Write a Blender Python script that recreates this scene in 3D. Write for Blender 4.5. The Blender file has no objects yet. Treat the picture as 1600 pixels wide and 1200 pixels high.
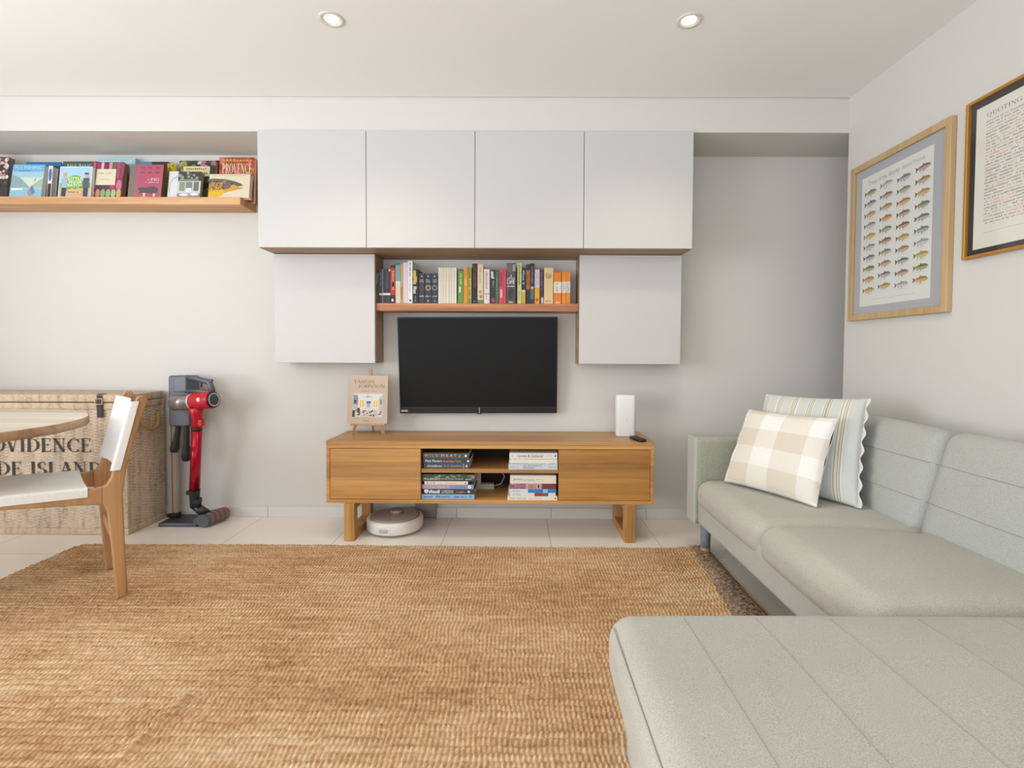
import bpy, bmesh, math, random
import numpy as np
from mathutils import Vector, Matrix, Euler
random.seed(7); np.random.seed(7)
S = bpy.context.scene
COL = S.collection
R = math.radians

# ---------------------------------------------------------------- camera
F, PX, PY, H = 780.0, 806.6, 573.0, 1.05
psi, tilt, roll = R(.25), R(1.7), R(.25)
fw = Vector((-math.sin(psi)*math.cos(tilt), math.cos(psi)*math.cos(tilt), -math.sin(tilt)))
rr = fw.cross(Vector((0, 0, 1))).normalized(); uu = rr.cross(fw)
RV = math.cos(roll)*rr + math.sin(roll)*uu
UV = -math.sin(roll)*rr + math.cos(roll)*uu
CP = Vector((0, 0, H))
cd = bpy.data.cameras.new('camera'); cam = bpy.data.objects.new('camera', cd); COL.objects.link(cam)
cd.sensor_width = 36; cd.lens = F/1600*36
cd.shift_x = (800-PX)/1600; cd.shift_y = (PY-600)/1600
cam.matrix_world = Matrix((( RV.x, UV.x, -fw.x, 0), (RV.y, UV.y, -fw.y, 0), (RV.z, UV.z, -fw.z, H), (0, 0, 0, 1)))
cd.clip_start = .02
S.camera = cam
def at(px, py, ax, v):
    """point seen at a photo pixel, on the world plane  ax = v"""
    d = fw + RV*((px-PX)/F) - UV*((py-PY)/F)
    i = 'xyz'.index(ax)
    return CP + d*((v-CP[i])/d[i])
def at_pl(px, py, p, n):
    d = fw + RV*((px-PX)/F) - UV*((py-PY)/F)
    return CP + d*((Vector(p)-CP).dot(n)/d.dot(n))

# ---------------------------------------------------------------- light
S.view_settings.view_transform = 'Standard'; S.view_settings.look = 'None'
S.view_settings.gamma = 1; S.view_settings.use_curve_mapping = False
S.view_settings.exposure = 0.02
w = bpy.data.worlds.new('world'); S.world = w; w.use_nodes = True
w.node_tree.nodes['Background'].inputs[0].default_value = (.85, .92, 1, 1)
w.node_tree.nodes['Background'].inputs[1].default_value = 1.0
def area(name, loc, rot, sx, sy, power, col):
    l = bpy.data.lights.new(name, 'AREA'); l.shape = 'RECTANGLE'; l.size = sx; l.size_y = sy
    l.energy = power; l.color = col
    o = bpy.data.objects.new(name, l); COL.objects.link(o); o.location = loc; o.rotation_euler = rot
    return o
# daylight through the glazed doors behind the camera and the wide window on the left
area('daylight_rear', (-.6, -2.26, 1.25), (R(128), 0, 0), 3.4, 2.1, 48, (.9, .955, 1))
area('daylight_left', (-4.06, -.35, 1.35), (R(110), 0, R(-90)), 2.8, 1.9, 150, (.9, .955, 1))

# ---------------------------------------------------------------- materials
def s2l(c):
    if isinstance(c, str): c = [int(c[i:i+2], 16) for i in (0, 2, 4)]
    return tuple(((v/255)/12.92 if v/255 <= .04045 else ((v/255+.055)/1.055)**2.4) for v in c)+(1,)
def newmat(name):
    m = bpy.data.materials.new(name); m.use_nodes = True
    return m, m.node_tree, m.node_tree.nodes['Principled BSDF']
def N(nt, t, **k):
    n = nt.nodes.new(t)
    for a, b in k.items():
        if a.startswith('i_'): n.inputs[a[2:].replace('_', ' ')].default_value = b
        else: setattr(n, a, b)
    return n
def coords(nt, scale=(1, 1, 1), kind='Object', rot=(0, 0, 0)):
    tc = N(nt, 'ShaderNodeTexCoord'); mp = N(nt, 'ShaderNodeMapping')
    mp.inputs['Scale'].default_value = scale; mp.inputs['Rotation'].default_value = rot
    nt.links.new(tc.outputs[kind], mp.inputs[0]); return mp
def ramp(nt, src, stops):
    r = N(nt, 'ShaderNodeValToRGB')
    el = r.color_ramp.elements
    while len(el) < len(stops): el.new(.5)
    for e, (p, c) in zip(el, stops): e.position = p; e.color = c
    nt.links.new(src, r.inputs[0]); return r
CACHE = {}
def flat(c, rough=.6, metal=0, name=None, spec=.5):
    key = (c if isinstance(c, str) else tuple(c), rough, metal)
    if key in CACHE: return CACHE[key]
    m, nt, b = newmat(name or 'plain_'+str(len(CACHE)))
    mp = coords(nt, (1, 1, 1)); n = N(nt, 'ShaderNodeTexNoise', i_Scale=60.0)
    nt.links.new(mp.outputs[0], n.inputs[0])
    a = s2l(c)
    r = ramp(nt, n.outputs[0], [(.3, tuple(v*.985 for v in a[:3])+(1,)), (.7, tuple(min(1, v*1.01) for v in a[:3])+(1,))])
    nt.links.new(r.outputs[0], b.inputs['Base Color'])
    b.inputs['Roughness'].default_value = rough; b.inputs['Metallic'].default_value = metal
    b.inputs['Specular IOR Level'].default_value = spec
    CACHE[key] = m; return m
def paint(name, c, rough=.75, bump=.02):
    m, nt, b = newmat(name)
    mp = coords(nt); n = N(nt, 'ShaderNodeTexNoise', i_Scale=180.0, i_Detail=3.0)
    n2 = N(nt, 'ShaderNodeTexNoise', i_Scale=.8, i_Detail=2.0)
    nt.links.new(mp.outputs[0], n.inputs[0]); nt.links.new(mp.outputs[0], n2.inputs[0])
    a = s2l(c)
    r = ramp(nt, n2.outputs[0], [(.3, tuple(v*.985 for v in a[:3])+(1,)), (.7, a)])
    nt.links.new(r.outputs[0], b.inputs['Base Color'])
    bp = N(nt, 'ShaderNodeBump', i_Strength=bump, i_Distance=.002)
    nt.links.new(n.outputs[0], bp.inputs['Height']); nt.links.new(bp.outputs[0], b.inputs['Normal'])
    b.inputs['Roughness'].default_value = rough; b.inputs['Specular IOR Level'].default_value = .3
    return m
def wood(name, light, dark, axis='x', rough=.45, scale=1.0, plank=None, knots=False):
    m, nt, b = newmat(name)
    st = {'x': (.9, 14, 14), 'y': (14, .9, 14), 'z': (14, 14, .9)}[axis]
    mp = coords(nt, tuple(v*scale for v in st))
    n1 = N(nt, 'ShaderNodeTexNoise', i_Scale=1.0, i_Detail=6.0, i_Roughness=.6, i_Distortion=.6)
    nt.links.new(mp.outputs[0], n1.inputs[0])
    mp2 = coords(nt, tuple(v*scale*(5 if v > 2 else 2.2) for v in st))
    n2 = N(nt, 'ShaderNodeTexNoise', i_Scale=1.0, i_Detail=4.0, i_Roughness=.7)
    nt.links.new(mp2.outputs[0], n2.inputs[0])
    mx = N(nt, 'ShaderNodeMix', data_type='FLOAT'); mx.inputs[0].default_value = .35
    nt.links.new(n1.outputs[0], mx.inputs[2]); nt.links.new(n2.outputs[0], mx.inputs[3])
    L, D = s2l(light), s2l(dark)
    mid = tuple((p+q)/2 for p, q in zip(L, D))
    r = ramp(nt, mx.outputs[0], [(.36, D), (.47, mid), (.58, L)])
    out = r.outputs[0]
    if plank:
        pax, pw = plank
        sep = N(nt, 'ShaderNodeSeparateXYZ'); tc = coords(nt)
        nt.links.new(tc.outputs[0], sep.inputs[0])
        dv = N(nt, 'ShaderNodeMath', operation='DIVIDE'); dv.inputs[1].default_value = pw
        nt.links.new(sep.outputs['XYZ'.index(pax.upper())], dv.inputs[0])
        fl = N(nt, 'ShaderNodeMath', operation='FLOOR'); nt.links.new(dv.outputs[0], fl.inputs[0])
        wn = N(nt, 'ShaderNodeTexWhiteNoise', noise_dimensions='1D'); nt.links.new(fl.outputs[0], wn.inputs['W'])
        mr = N(nt, 'ShaderNodeMapRange'); mr.inputs[3].default_value = .82; mr.inputs[4].default_value = 1.1
        nt.links.new(wn.outputs['Value'], mr.inputs[0])
        ml = N(nt, 'ShaderNodeVectorMath', operation='SCALE')
        nt.links.new(out, ml.inputs[0]); nt.links.new(mr.outputs[0], ml.inputs['Scale']); out = ml.outputs[0]
    nt.links.new(out, b.inputs['Base Color'])
    bp = N(nt, 'ShaderNodeBump', i_Strength=.12, i_Distance=.0015)
    nt.links.new(n2.outputs[0], bp.inputs['Height']); nt.links.new(bp.outputs[0], b.inputs['Normal'])
    b.inputs['Roughness'].default_value = rough
    return m
def fabric(name, c, c2=None, scale=450, rough=.92, bump=.35, blotch=.05):
    m, nt, b = newmat(name)
    mp = coords(nt)
    n1 = N(nt, 'ShaderNodeTexNoise', i_Scale=float(scale), i_Detail=3.0, i_Roughness=.7)
    n2 = N(nt, 'ShaderNodeTexNoise', i_Scale=3.0, i_Detail=4.0)
    nt.links.new(mp.outputs[0], n1.inputs[0]); nt.links.new(mp.outputs[0], n2.inputs[0])
    a = s2l(c); d = s2l(c2) if c2 else tuple(v*.72 for v in a[:3])+(1,)
    r = ramp(nt, n1.outputs[0], [(.35, d), (.62, a)])
    r2 = ramp(nt, n2.outputs[0], [(.3, (1-blotch*2,)*3+(1,)), (.7, (1, 1, 1, 1))])
    mx = N(nt, 'ShaderNodeMix', data_type='RGBA', blend_type='MULTIPLY'); mx.inputs[0].default_value = 1
    nt.links.new(r.outputs[0], mx.inputs[6]); nt.links.new(r2.outputs[0], mx.inputs[7])
    nt.links.new(mx.outputs[2], b.inputs['Base Color'])
    bp = N(nt, 'ShaderNodeBump', i_Strength=bump, i_Distance=.001)
    nt.links.new(n1.outputs[0], bp.inputs['Height']); nt.links.new(bp.outputs[0], b.inputs['Normal'])
    b.inputs['Roughness'].default_value = rough; b.inputs['Specular IOR Level'].default_value = .2
    b.inputs['Sheen Weight'].default_value = .15
    return m
def emit(name, c, s):
    m, nt, b = newmat(name); b.inputs['Emission Color'].default_value = s2l(c); b.inputs['Emission Strength'].default_value = s
    return m

M = {}
M['wall'] = paint('wall_paint', 'd6d3ce')
M['ceil'] = paint('ceiling_paint', 'f4f3f1')
M['skirt'] = paint('skirting_tile', 'dcd7d0', .4, .01)
M['door'] = paint('white_lacquer', 'c9c8c5', .42, .006)
M['veneer'] = wood('cabinet_veneer', 'a98d72', '8f735a', 'x', .55)
M['oak'] = wood('oak_stand', 'c89658', 'a5743a', 'x', .42, 1.0, ('z', .085))
M['oak_top'] = wood('oak_top', 'ca9a60', 'a8773f', 'x', .4, 1.0, ('y', .095))
M['oak_v'] = wood('oak_upright', 'c29155', '9b6d38', 'z', .42)
M['oak_in'] = wood('oak_inside', '9c7650', '76573a', 'x', .5)
M['pine'] = wood('honey_pine', 'd9a876', 'a87248', 'x', .45, .8)
M['rimu'] = wood('reddish_pine', 'c8895a', '8c5636', 'x', .4, .9)
M['chairwood'] = wood('chair_oak', 'b98c5f', '926a42', 'z', .42, .9)
M['tabletop'] = wood('table_oak', 'e2d6c4', 'cfbda2', 'x', .35, .9, ('y', .11))
M['tableedge'] = wood('table_edge', 'b08d69', '8c6a48', 'x', .4)
M['leather'] = fabric('white_leather', 'ecebe8', 'e6e4e0', 120, .5, .12, .015)
M['sofa'] = fabric('sofa_weave', 'bfc0ba', '999a94', 520, .95, .5, .03)
M['sofa_seat'] = fabric('sofa_weave_seat', 'c8c4b9', 'a09c90', 520, .95, .5, .05)
M['sofa_green'] = fabric('sofa_arm_linen', 'b0b2a2', '949682', 300, .95, .4, .06)
M['sofa_side'] = fabric('sofa_skirt_weave', 'c5c4bc', '9f9f97', 520, .95, .5, .03)
M['thread'] = flat('9d9c92', .9)
M['legwrap'] = fabric('blue_grey_wrap', '8f9aa0', '727c83', 300)
M['tan'] = flat('b98a58', .6)
M['black'] = flat('16171a', .35)
M['blackmat'] = flat('222326', .6)
M['dkgrey'] = flat('5b5f66', .42, .2)
M['gmetal'] = flat('44474c', .35, .5)
M['silver'] = flat('b9babb', .3, .9)
M['champ'] = flat('a9a198', .4, .35)
M['red'] = flat('b3122c', .22, .55)
M['redpl'] = flat('c41a2c', .3, .1)
M['wplastic'] = flat('e3e3e2', .35)
M['warmplastic'] = flat('ddd6cc', .35)
M['page'] = flat('e8e0cf', .8)
M['gold'] = flat('c08a3a', .35, .35)
M['ash'] = wood('ash_frame', 'c9ab7e', 'b09064', 'z', .5, .7)
M['rope'] = flat('a9824f', .9)
M['strap'] = flat('3a3230', .6)

# floor tiles
m, nt, b = newmat('floor_tiles'); M['floor'] = m
mp = coords(nt)
mp.inputs['Location'].default_value = (1.58+6, -2.53+6, 0)
mp.vector_type = 'POINT'
bk = N(nt, 'ShaderNodeTexBrick', offset=0.0, offset_frequency=1, squash=1.0)
bk.inputs['Scale'].default_value = 1; bk.inputs['Brick Width'].default_value = .597; bk.inputs['Row Height'].default_value = .6
bk.inputs['Mortar Size'].default_value = .0016; bk.inputs['Mortar Smooth'].default_value = .1
bk.inputs['Color1'].default_value = s2l('f2eae0'); bk.inputs['Color2'].default_value = s2l('f0e7dc'); bk.inputs['Mortar'].default_value = s2l('a89f92')
nt.links.new(mp.outputs[0], bk.inputs[0]); nt.links.new(bk.outputs[0], b.inputs['Base Color'])
bp = N(nt, 'ShaderNodeBump', i_Strength=.3, i_Distance=.002, invert=True)
nt.links.new(bk.outputs['Fac'], bp.inputs['Height']); nt.links.new(bp.outputs[0], b.inputs['Normal'])
b.inputs['Roughness'].default_value = .22

# jute
m, nt, b = newmat('jute'); M['jute'] = m
mp = coords(nt, (5, 39.4, 1)); n1 = N(nt, 'ShaderNodeTexNoise', i_Scale=1.0, i_Detail=2.0)
nt.links.new(mp.outputs[0], n1.inputs[0])
mp2 = coords(nt, (60, 60, 60)); n2 = N(nt, 'ShaderNodeTexNoise', i_Scale=1.0, i_Detail=3.0, i_Roughness=.7)
nt.links.new(mp2.outputs[0], n2.inputs[0])
mp3 = coords(nt, (1.3, 2.2, 1)); n3 = N(nt, 'ShaderNodeTexNoise', i_Scale=1.0, i_Detail=3.0)
nt.links.new(mp3.outputs[0], n3.inputs[0])
a1 = N(nt, 'ShaderNodeMath', operation='MULTIPLY_ADD'); a1.inputs[1].default_value = .28
nt.links.new(n1.outputs[0], a1.inputs[0])
a2 = N(nt, 'ShaderNodeMath', operation='MULTIPLY_ADD'); a2.inputs[1].default_value = .4
nt.links.new(n2.outputs[0], a2.inputs[0]); nt.links.new(a2.outputs[0], a1.inputs[2])
a3 = N(nt, 'ShaderNodeMath', operation='MULTIPLY'); a3.inputs[1].default_value = .32
nt.links.new(n3.outputs[0], a3.inputs[0]); nt.links.new(a3.outputs[0], a2.inputs[2])
r = ramp(nt, a1.outputs[0], [(.36, s2l('96704c')), (.46, s2l('bb946c')), (.55, s2l('cfae88')), (.66, s2l('ddc8aa'))])
nt.links.new(r.outputs[0], b.inputs['Base Color'])
mpf = coords(nt, (350, 900, 350)); nf = N(nt, 'ShaderNodeTexNoise', i_Scale=1.0, i_Detail=2.0)
nt.links.new(mpf.outputs[0], nf.inputs[0])
bp = N(nt, 'ShaderNodeBump', i_Strength=.5, i_Distance=.0015)
nt.links.new(nf.outputs[0], bp.inputs['Height']); nt.links.new(bp.outputs[0], b.inputs['Normal'])
b.inputs['Roughness'].default_value = .9; b.inputs['Specular IOR Level'].default_value = .15
M['frayed'] = fabric('frayed_jute_back', 'bda68c', '6b5241', 75, .95, 1.0, .2)

# wicker
def wicker(name, light, dark):
    m, nt, b = newmat(name)
    mp = coords(nt, (45, 45, 140)); n1 = N(nt, 'ShaderNodeTexNoise', i_Scale=1.0, i_Detail=3.0, i_Roughness=.6)
    nt.links.new(mp.outputs[0], n1.inputs[0])
    mp2 = coords(nt, (38, 38, 5)); n2 = N(nt, 'ShaderNodeTexNoise', i_Scale=1.0, i_Detail=3.0)
    nt.links.new(mp2.outputs[0], n2.inputs[0])
    mx = N(nt, 'ShaderNodeMix', data_type='FLOAT'); mx.inputs[0].default_value = .55
    nt.links.new(n1.outputs[0], mx.inputs[2]); nt.links.new(n2.outputs[0], mx.inputs[3])
    r = ramp(nt, mx.outputs[0], [(.31, s2l(dark)), (.5, s2l(light)), (.66, tuple(min(1, v*1.18) for v in s2l(light)[:3])+(1,))])
    nt.links.new(r.outputs[0], b.inputs['Base Color']); b.inputs['Roughness'].default_value = .6
    return m
M['wicker'] = wicker('wicker', 'cbb7a0', '917a64')
M['wrap'] = wicker('wicker_wrap', 'c6ae92', '957b60')

# ---------------------------------------------------------------- builders
def tag(o, label=None, cat=None, group=None, kind=None):
    if label: o['label'] = label
    if cat: o['category'] = cat
    if group: o['group'] = group
    if kind: o['kind'] = kind
    return o
def thing(name, loc, label, cat, group=None, rot=(0, 0, 0)):
    o = bpy.data.objects.new(name, None); COL.objects.link(o)
    o.location = loc; o.rotation_euler = rot; o.empty_display_size = .05
    return tag(o, label, cat, group)
class B:
    """collects shapes into ONE mesh"""
    def __init__(s): s.bm = bmesh.new(); s.mi = 0
    def _fin(s, geom_faces, smooth=False):
        for f in geom_faces: f.material_index = s.mi; f.smooth = smooth
    def box(s, x0, x1, y0, y1, z0, z1, bev=0, seg=2, mtx=None, smooth=False):
        t = bmesh.new(); bmesh.ops.create_cube(t, size=1)
        for v in t.verts: v.co = Vector(((x0+x1)/2+v.co.x*(x1-x0), (y0+y1)/2+v.co.y*(y1-y0), (z0+z1)/2+v.co.z*(z1-z0)))
        if bev: bmesh.ops.bevel(t, geom=t.edges[:], offset=bev, segments=seg, affect='EDGES', profile=.5)
        return s.add(t, mtx, smooth)
    def add(s, t, mtx=None, smooth=False):
        if mtx is not None: bmesh.ops.transform(t, matrix=mtx, verts=t.verts[:])
        vs = [s.bm.verts.new(v.co) for v in t.verts]
        t.verts.index_update()
        for f in t.faces:
            try:
                nf = s.bm.faces.new([vs[v.index] for v in f.verts]); nf.material_index = s.mi; nf.smooth = smooth
            except ValueError: pass
        t.free(); return s
    def raw(s, verts, faces, smooth=False, mis=None):
        vs = [s.bm.verts.new(v) for v in verts]
        for i, f in enumerate(faces):
            try:
                nf = s.bm.faces.new([vs[j] for j in f]); nf.material_index = s.mi if mis is None else mis[i]; nf.smooth = smooth
            except ValueError: pass
        return s
    def tube(s, pts, rad, n=12, cap=True, smooth=True, sq=1.0):
        pts = [Vector(p) for p in pts]
        if not isinstance(rad, (list, tuple)): rad = [rad]*len(pts)
        rings = []; up = Vector((0, 0, 1))
        prev = None
        for i, p in enumerate(pts):
            d = (pts[min(i+1, len(pts)-1)]-pts[max(i-1, 0)]).normalized()
            if prev is None:
                a = d.cross(up if abs(d.z) < .9 else Vector((1, 0, 0))).normalized()
            else:
                a = (prev - d*prev.dot(d)).normalized()
            prev = a; c = d.cross(a)
            rings.append([s.bm.verts.new(p+(a*math.cos(2*math.pi*k/n)+c*math.sin(2*math.pi*k/n)*sq)*rad[i]) for k in range(n)])
        for i in range(len(rings)-1):
            for k in range(n):
                f = s.bm.faces.new((rings[i][k], rings[i][(k+1) % n], rings[i+1][(k+1) % n], rings[i+1][k])); f.material_index = s.mi; f.smooth = smooth
        if cap:
            for rg in (rings[0][::-1], rings[-1]):
                f = s.bm.faces.new(rg); f.material_index = s.mi
        return s
    def lathe(s, prof, c=(0, 0, 0), n=48, smooth=True, sx=1, sy=1):
        c = Vector(c); rings = []
        for r_, z in prof:
            if r_ < 1e-6: rings.append([s.bm.verts.new(c+Vector((0, 0, z)))])
            else: rings.append([s.bm.verts.new(c+Vector((r_*sx*math.cos(2*math.pi*k/n), r_*sy*math.sin(2*math.pi*k/n), z))) for k in range(n)])
        for a, b_ in zip(rings[:-1], rings[1:]):
            for k in range(n):
                k2 = (k+1) % n
                if len(a) == 1 and len(b_) == 1: continue
                vs = [a[0], b_[k2], b_[k]] if len(a) == 1 else ([a[k], a[k2], b_[0]] if len(b_) == 1 else [a[k], a[k2], b_[k2], b_[k]])
                f = s.bm.faces.new(vs); f.material_index = s.mi; f.smooth = smooth
        return s
    def prism(s, pts, vec, bev=0, seg=2, smooth=False):
        """closed polygon (3-D points) extruded by vec"""
        t = bmesh.new(); vec = Vector(vec)
        a = [t.verts.new(Vector(p)) for p in pts]; c = [t.verts.new(Vector(p)+vec) for p in pts]
        n = len(pts); t.faces.new(a[::-1]); t.faces.new(c)
        for i in range(n): t.faces.new((a[i], a[(i+1) % n], c[(i+1) % n], c[i]))
        bmesh.ops.recalc_face_normals(t, faces=t.faces[:])
        if bev:
            ed = [e for e in t.edges if any(len(f.verts) > 4 or n == 4 for f in e.link_faces)]
            bmesh.ops.bevel(t, geom=ed, offset=bev, segments=seg, affect='EDGES', profile=.5)
        return s.add(t, None, smooth)
    def done(s, name, mats, parent=None, world=True, label=None, recalc=True):
        me = bpy.data.meshes.new(name)
        if recalc: bmesh.ops.recalc_face_normals(s.bm, faces=s.bm.faces[:])
        s.bm.to_mesh(me); s.bm.free()
        for m_ in (mats if isinstance(mats, (list, tuple)) else [mats]): me.materials.append(m_)
        o = bpy.data.objects.new(name, me); COL.objects.link(o)
        if parent is not None:
            if world:
                me.transform(chain(parent).inverted())
            o.parent = parent
        if label: o['label'] = label
        return o
def local(o): return Matrix.LocRotScale(o.location, o.rotation_euler.to_quaternion(), o.scale)
def chain(o):
    mtx = local(o)
    while o.parent is not None: o = o.parent; mtx = local(o) @ mtx
    return mtx
def struct(name, b_, mat, label=None):
    o = b_.done(name, mat); o['kind'] = 'structure'
    return o
def softbox(quad, z0, z1, rad, crown=0, puff=0, n=22, sag=None, zquad=None):
    """upholstered block: plan outline = quad of xy corners (-,-),(+,-),(+,+),(-,+)"""
    verts = {}; faces = []; V = []
    cx = [(quad[0][0]+quad[1][0]+quad[2][0]+quad[3][0])/4, sum(q[1] for q in quad)/4]
    lx = (math.dist(quad[0], quad[1])+math.dist(quad[3], quad[2]))/4
    ly = (math.dist(quad[1], quad[2])+math.dist(quad[0], quad[3]))/4
    lz = (z1-z0)/2; r_ = min(rad, lz*.98, lx*.98, ly*.98)
    def warp(t):  # denser samples near the edges
        return math.sin(t*math.pi/2)
    def pt(a, b_, c):
        k = (round(a, 5), round(b_, 5), round(c, 5))
        if k in verts: return verts[k]
        p = Vector((warp(a)*lx, warp(b_)*ly, warp(c)*lz))
        q = Vector((max(-lx+r_, min(lx-r_, p.x)), max(-ly+r_, min(ly-r_, p.y)), max(-lz+r_, min(lz-r_, p.z))))
        d = p-q
        if d.length > 1e-9: p = q + d.normalized()*r_
        u, v, w_ = p.x/lx, p.y/ly, p.z/lz
        bx, by = (1-u*u), (1-v*v)
        z = p.z + (crown*max(0, w_)*(max(0, bx)**.5)*(max(0, by)**.5))
        u2 = u*(1+puff*by*(1-w_*w_)/lx); v2 = v*(1+puff*bx*(1-w_*w_)/ly)
        s0, t0 = (u2+1)/2, (v2+1)/2
        x = quad[0][0]*(1-s0)*(1-t0)+quad[1][0]*s0*(1-t0)+quad[2][0]*s0*t0+quad[3][0]*(1-s0)*t0
        y = quad[0][1]*(1-s0)*(1-t0)+quad[1][1]*s0*(1-t0)+quad[2][1]*s0*t0+quad[3][1]*(1-s0)*t0
        V.append(Vector((x, y, (z0+z1)/2+z))); verts[k] = len(V)-1
        return verts[k]
    g = [-1+2*i/n for i in range(n+1)]
    for i in range(n):
        for j in range(n):
            a0, a1, b0, b1 = g[i], g[i+1], g[j], g[j+1]
            for sgn in (-1, 1):
                faces.append([pt(a0, b0, sgn), pt(a1, b0, sgn), pt(a1, b1, sgn), pt(a0, b1, sgn)][::sgn])
                faces.append([pt(sgn, a0, b0), pt(sgn, a1, b0), pt(sgn, a1, b1), pt(sgn, a0, b1)][::sgn])
                faces.append([pt(a0, sgn, b0), pt(a1, sgn, b0), pt(a1, sgn, b1), pt(a0, sgn, b1)][::-sgn])
    return V, faces

# text ------------------------------------------------------------
_tc = {}
def sans(s):
    if s in _tc: return _tc[s]
    c = bpy.data.curves.new('lettering', 'FONT'); c.body = s; c.resolution_u = 2
    o = bpy.data.objects.new('lettering', c); me = bpy.data.meshes.new_from_object(o)
    v = [(p.co.x, p.co.y) for p in me.vertices]; f = [tuple(p.vertices) for p in me.polygons]
    bpy.data.objects.remove(o); bpy.data.curves.remove(c); bpy.data.meshes.remove(me)
    _tc[s] = (v, f); return _tc[s]
T_, t_ = .13, .045
def glyph(ch):
    st = lambda x, y0=0, y1=1, w_=T_: ('l', x, y0, x, y1, w_)
    sf = lambda x, y, w_=.26: ('l', x-w_/2, y, x+w_/2, y, t_)
    G = {
    'A': (.8, [('l', .1, 0, .4, 1, t_), ('l', .4, 1, .7, 0, T_), ('l', .2, .34, .6, .34, t_), sf(.1, .02, .22), sf(.7, .02)]),
    'C': (.78, [('a', .44, .5, .36, .48, 42, 318), ('l', .71, .68, .71, .98, t_), ('l', .71, .02, .71, .2, t_)]),
    'D': (.86, [st(.18), ('a', .3, .5, .46, .48, -90, 90), ('l', .06, .98, .32, .98, t_), ('l', .06, .02, .32, .02, t_)]),
    'E': (.7, [st(.18), ('l', .06, .98, .6, .98, t_), ('l', .06, .02, .64, .02, t_), ('l', .18, .52, .48, .52, t_), ('l', .6, .8, .6, 1, t_), ('l', .65, 0, .65, .2, t_), ('l', .48, .42, .48, .62, t_)]),
    'G': (.86, [('a', .44, .5, .36, .48, 42, 300), ('l', .71, .68, .71, .98, t_), st(.71, .04, .42), sf(.71, .42)]),
    'H': (.9, [st(.18), st(.72), ('l', .18, .5, .72, .5, t_)]+[sf(x, y) for x in (.18, .72) for y in (.02, .98)]),
    'I': (.38, [st(.19), sf(.19, .02), sf(.19, .98)]),
    'J': (.46, [st(.27, .1, 1), sf(.27, .98), ('a', .12, .1, .15, .2, -150, 0)]),
    'K': (.86, [st(.18), sf(.18, .02), sf(.18, .98), ('l', .2, .42, .7, .98, t_), ('l', .34, .58, .74, 0, T_), sf(.7, .98, .2), sf(.76, .02, .2)]),
    'L': (.68, [st(.18), sf(.18, .98), ('l', .06, .02, .62, .02, t_), ('l', .62, 0, .62, .22, t_)]),
    'M': (1.04, [('l', .14, 0, .18, 1, t_), ('l', .18, 1, .5, .05, T_), ('l', .5, .05, .84, 1, t_), st(.86), sf(.13, .02, .2), sf(.86, .02), sf(.12, .98, .16), sf(.92, .98, .14)]),
    'N': (.9, [('l', .16, 0, .16, 1, t_), ('l', .16, 1, .72, 0, T_), ('l', .72, 0, .72, 1, t_), sf(.16, .02, .2), sf(.1, .98, .2), sf(.72, .98, .2)]),
    'O': (.9, [('a', .45, .5, .37, .48, 0, 360)]),
    'P': (.68, [st(.18), sf(.18, .02), ('l', .06, .98, .32, .98, t_), ('a', .3, .735, .28, .245, -90, 90), ('l', .18, .49, .3, .49, t_)]),
    'Q': (.9, [('a', .45, .5, .37, .48, 0, 360), ('l', .42, .08, .8, -.22, T_*.8)]),
    'R': (.8, [st(.18), sf(.18, .02), ('l', .06, .98, .32, .98, t_), ('a', .3, .75, .26, .23, -90, 90), ('l', .18, .52, .3, .52, t_), ('l', .34, .52, .7, .02, T_), sf(.73, .02, .16)]),
    'S': (.62, [('a', .31, .74, .2, .24, 50, 270), ('a', .31, .26, .22, .24, -130, 90), ('l', .5, .72, .5, .96, t_), ('l', .09, .04, .09, .28, t_)]),
    'T': (.76, [st(.38), sf(.38, .02), ('l', .06, .98, .7, .98, t_), ('l', .06, .78, .06, 1, t_), ('l', .7, .78, .7, 1, t_)]),
    'U': (.88, [st(.2, .3, 1), ('l', .7, .3, .7, 1, t_), ('a', .45, .3, .25, .28, 180, 360), sf(.2, .98), sf(.7, .98, .2)]),
    'V': (.8, [('l', .12, 1, .4, 0, T_), ('l', .4, 0, .68, 1, t_), sf(.12, .98), sf(.68, .98, .2)]),
    ' ': (.4, []), }
    return G.get(ch, G['I'])
def serif(s, heavy=1.0, gap=.06):
    v, f = [], []; x = 0
    for ch in s:
        w_, sts = glyph(ch)
        for q in sts:
            if q[0] == 'l':
                _, x0, y0, x1, y1, wd = q; wd *= heavy if wd > t_ else max(1, heavy*.8)
                dx, dy = x1-x0, y1-y0; L = math.hypot(dx, dy); nx, ny = -dy/L*wd/2, dx/L*wd/2
                if abs(dx) > .01 and abs(dy) > .3: nx, ny = wd/2, 0
                n = len(v); v += [(x+x0+nx, y0+ny), (x+x0-nx, y0-ny), (x+x1-nx, y1-ny), (x+x1+nx, y1+ny)]; f.append((n, n+1, n+2, n+3))
            else:
                _, cx, cy, rx, ry, a0, a1 = q; k = 20; n = len(v)
                for i in range(k+1):
                    a = R(a0+(a1-a0)*i/k); wd = (t_+(T_-t_)*abs(math.cos(a)))*heavy
                    v += [(x+cx+(rx+wd/2)*math.cos(a), cy+(ry+t_/2)*math.sin(a)), (x+cx+(rx-wd/2)*math.cos(a), cy+(ry-t_/2)*math.sin(a))]
                for i in range(k): f.append((n+2*i, n+2*i+1, n+2*i+3, n+2*i+2))
        x += w_+gap
    return v, f
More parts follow.
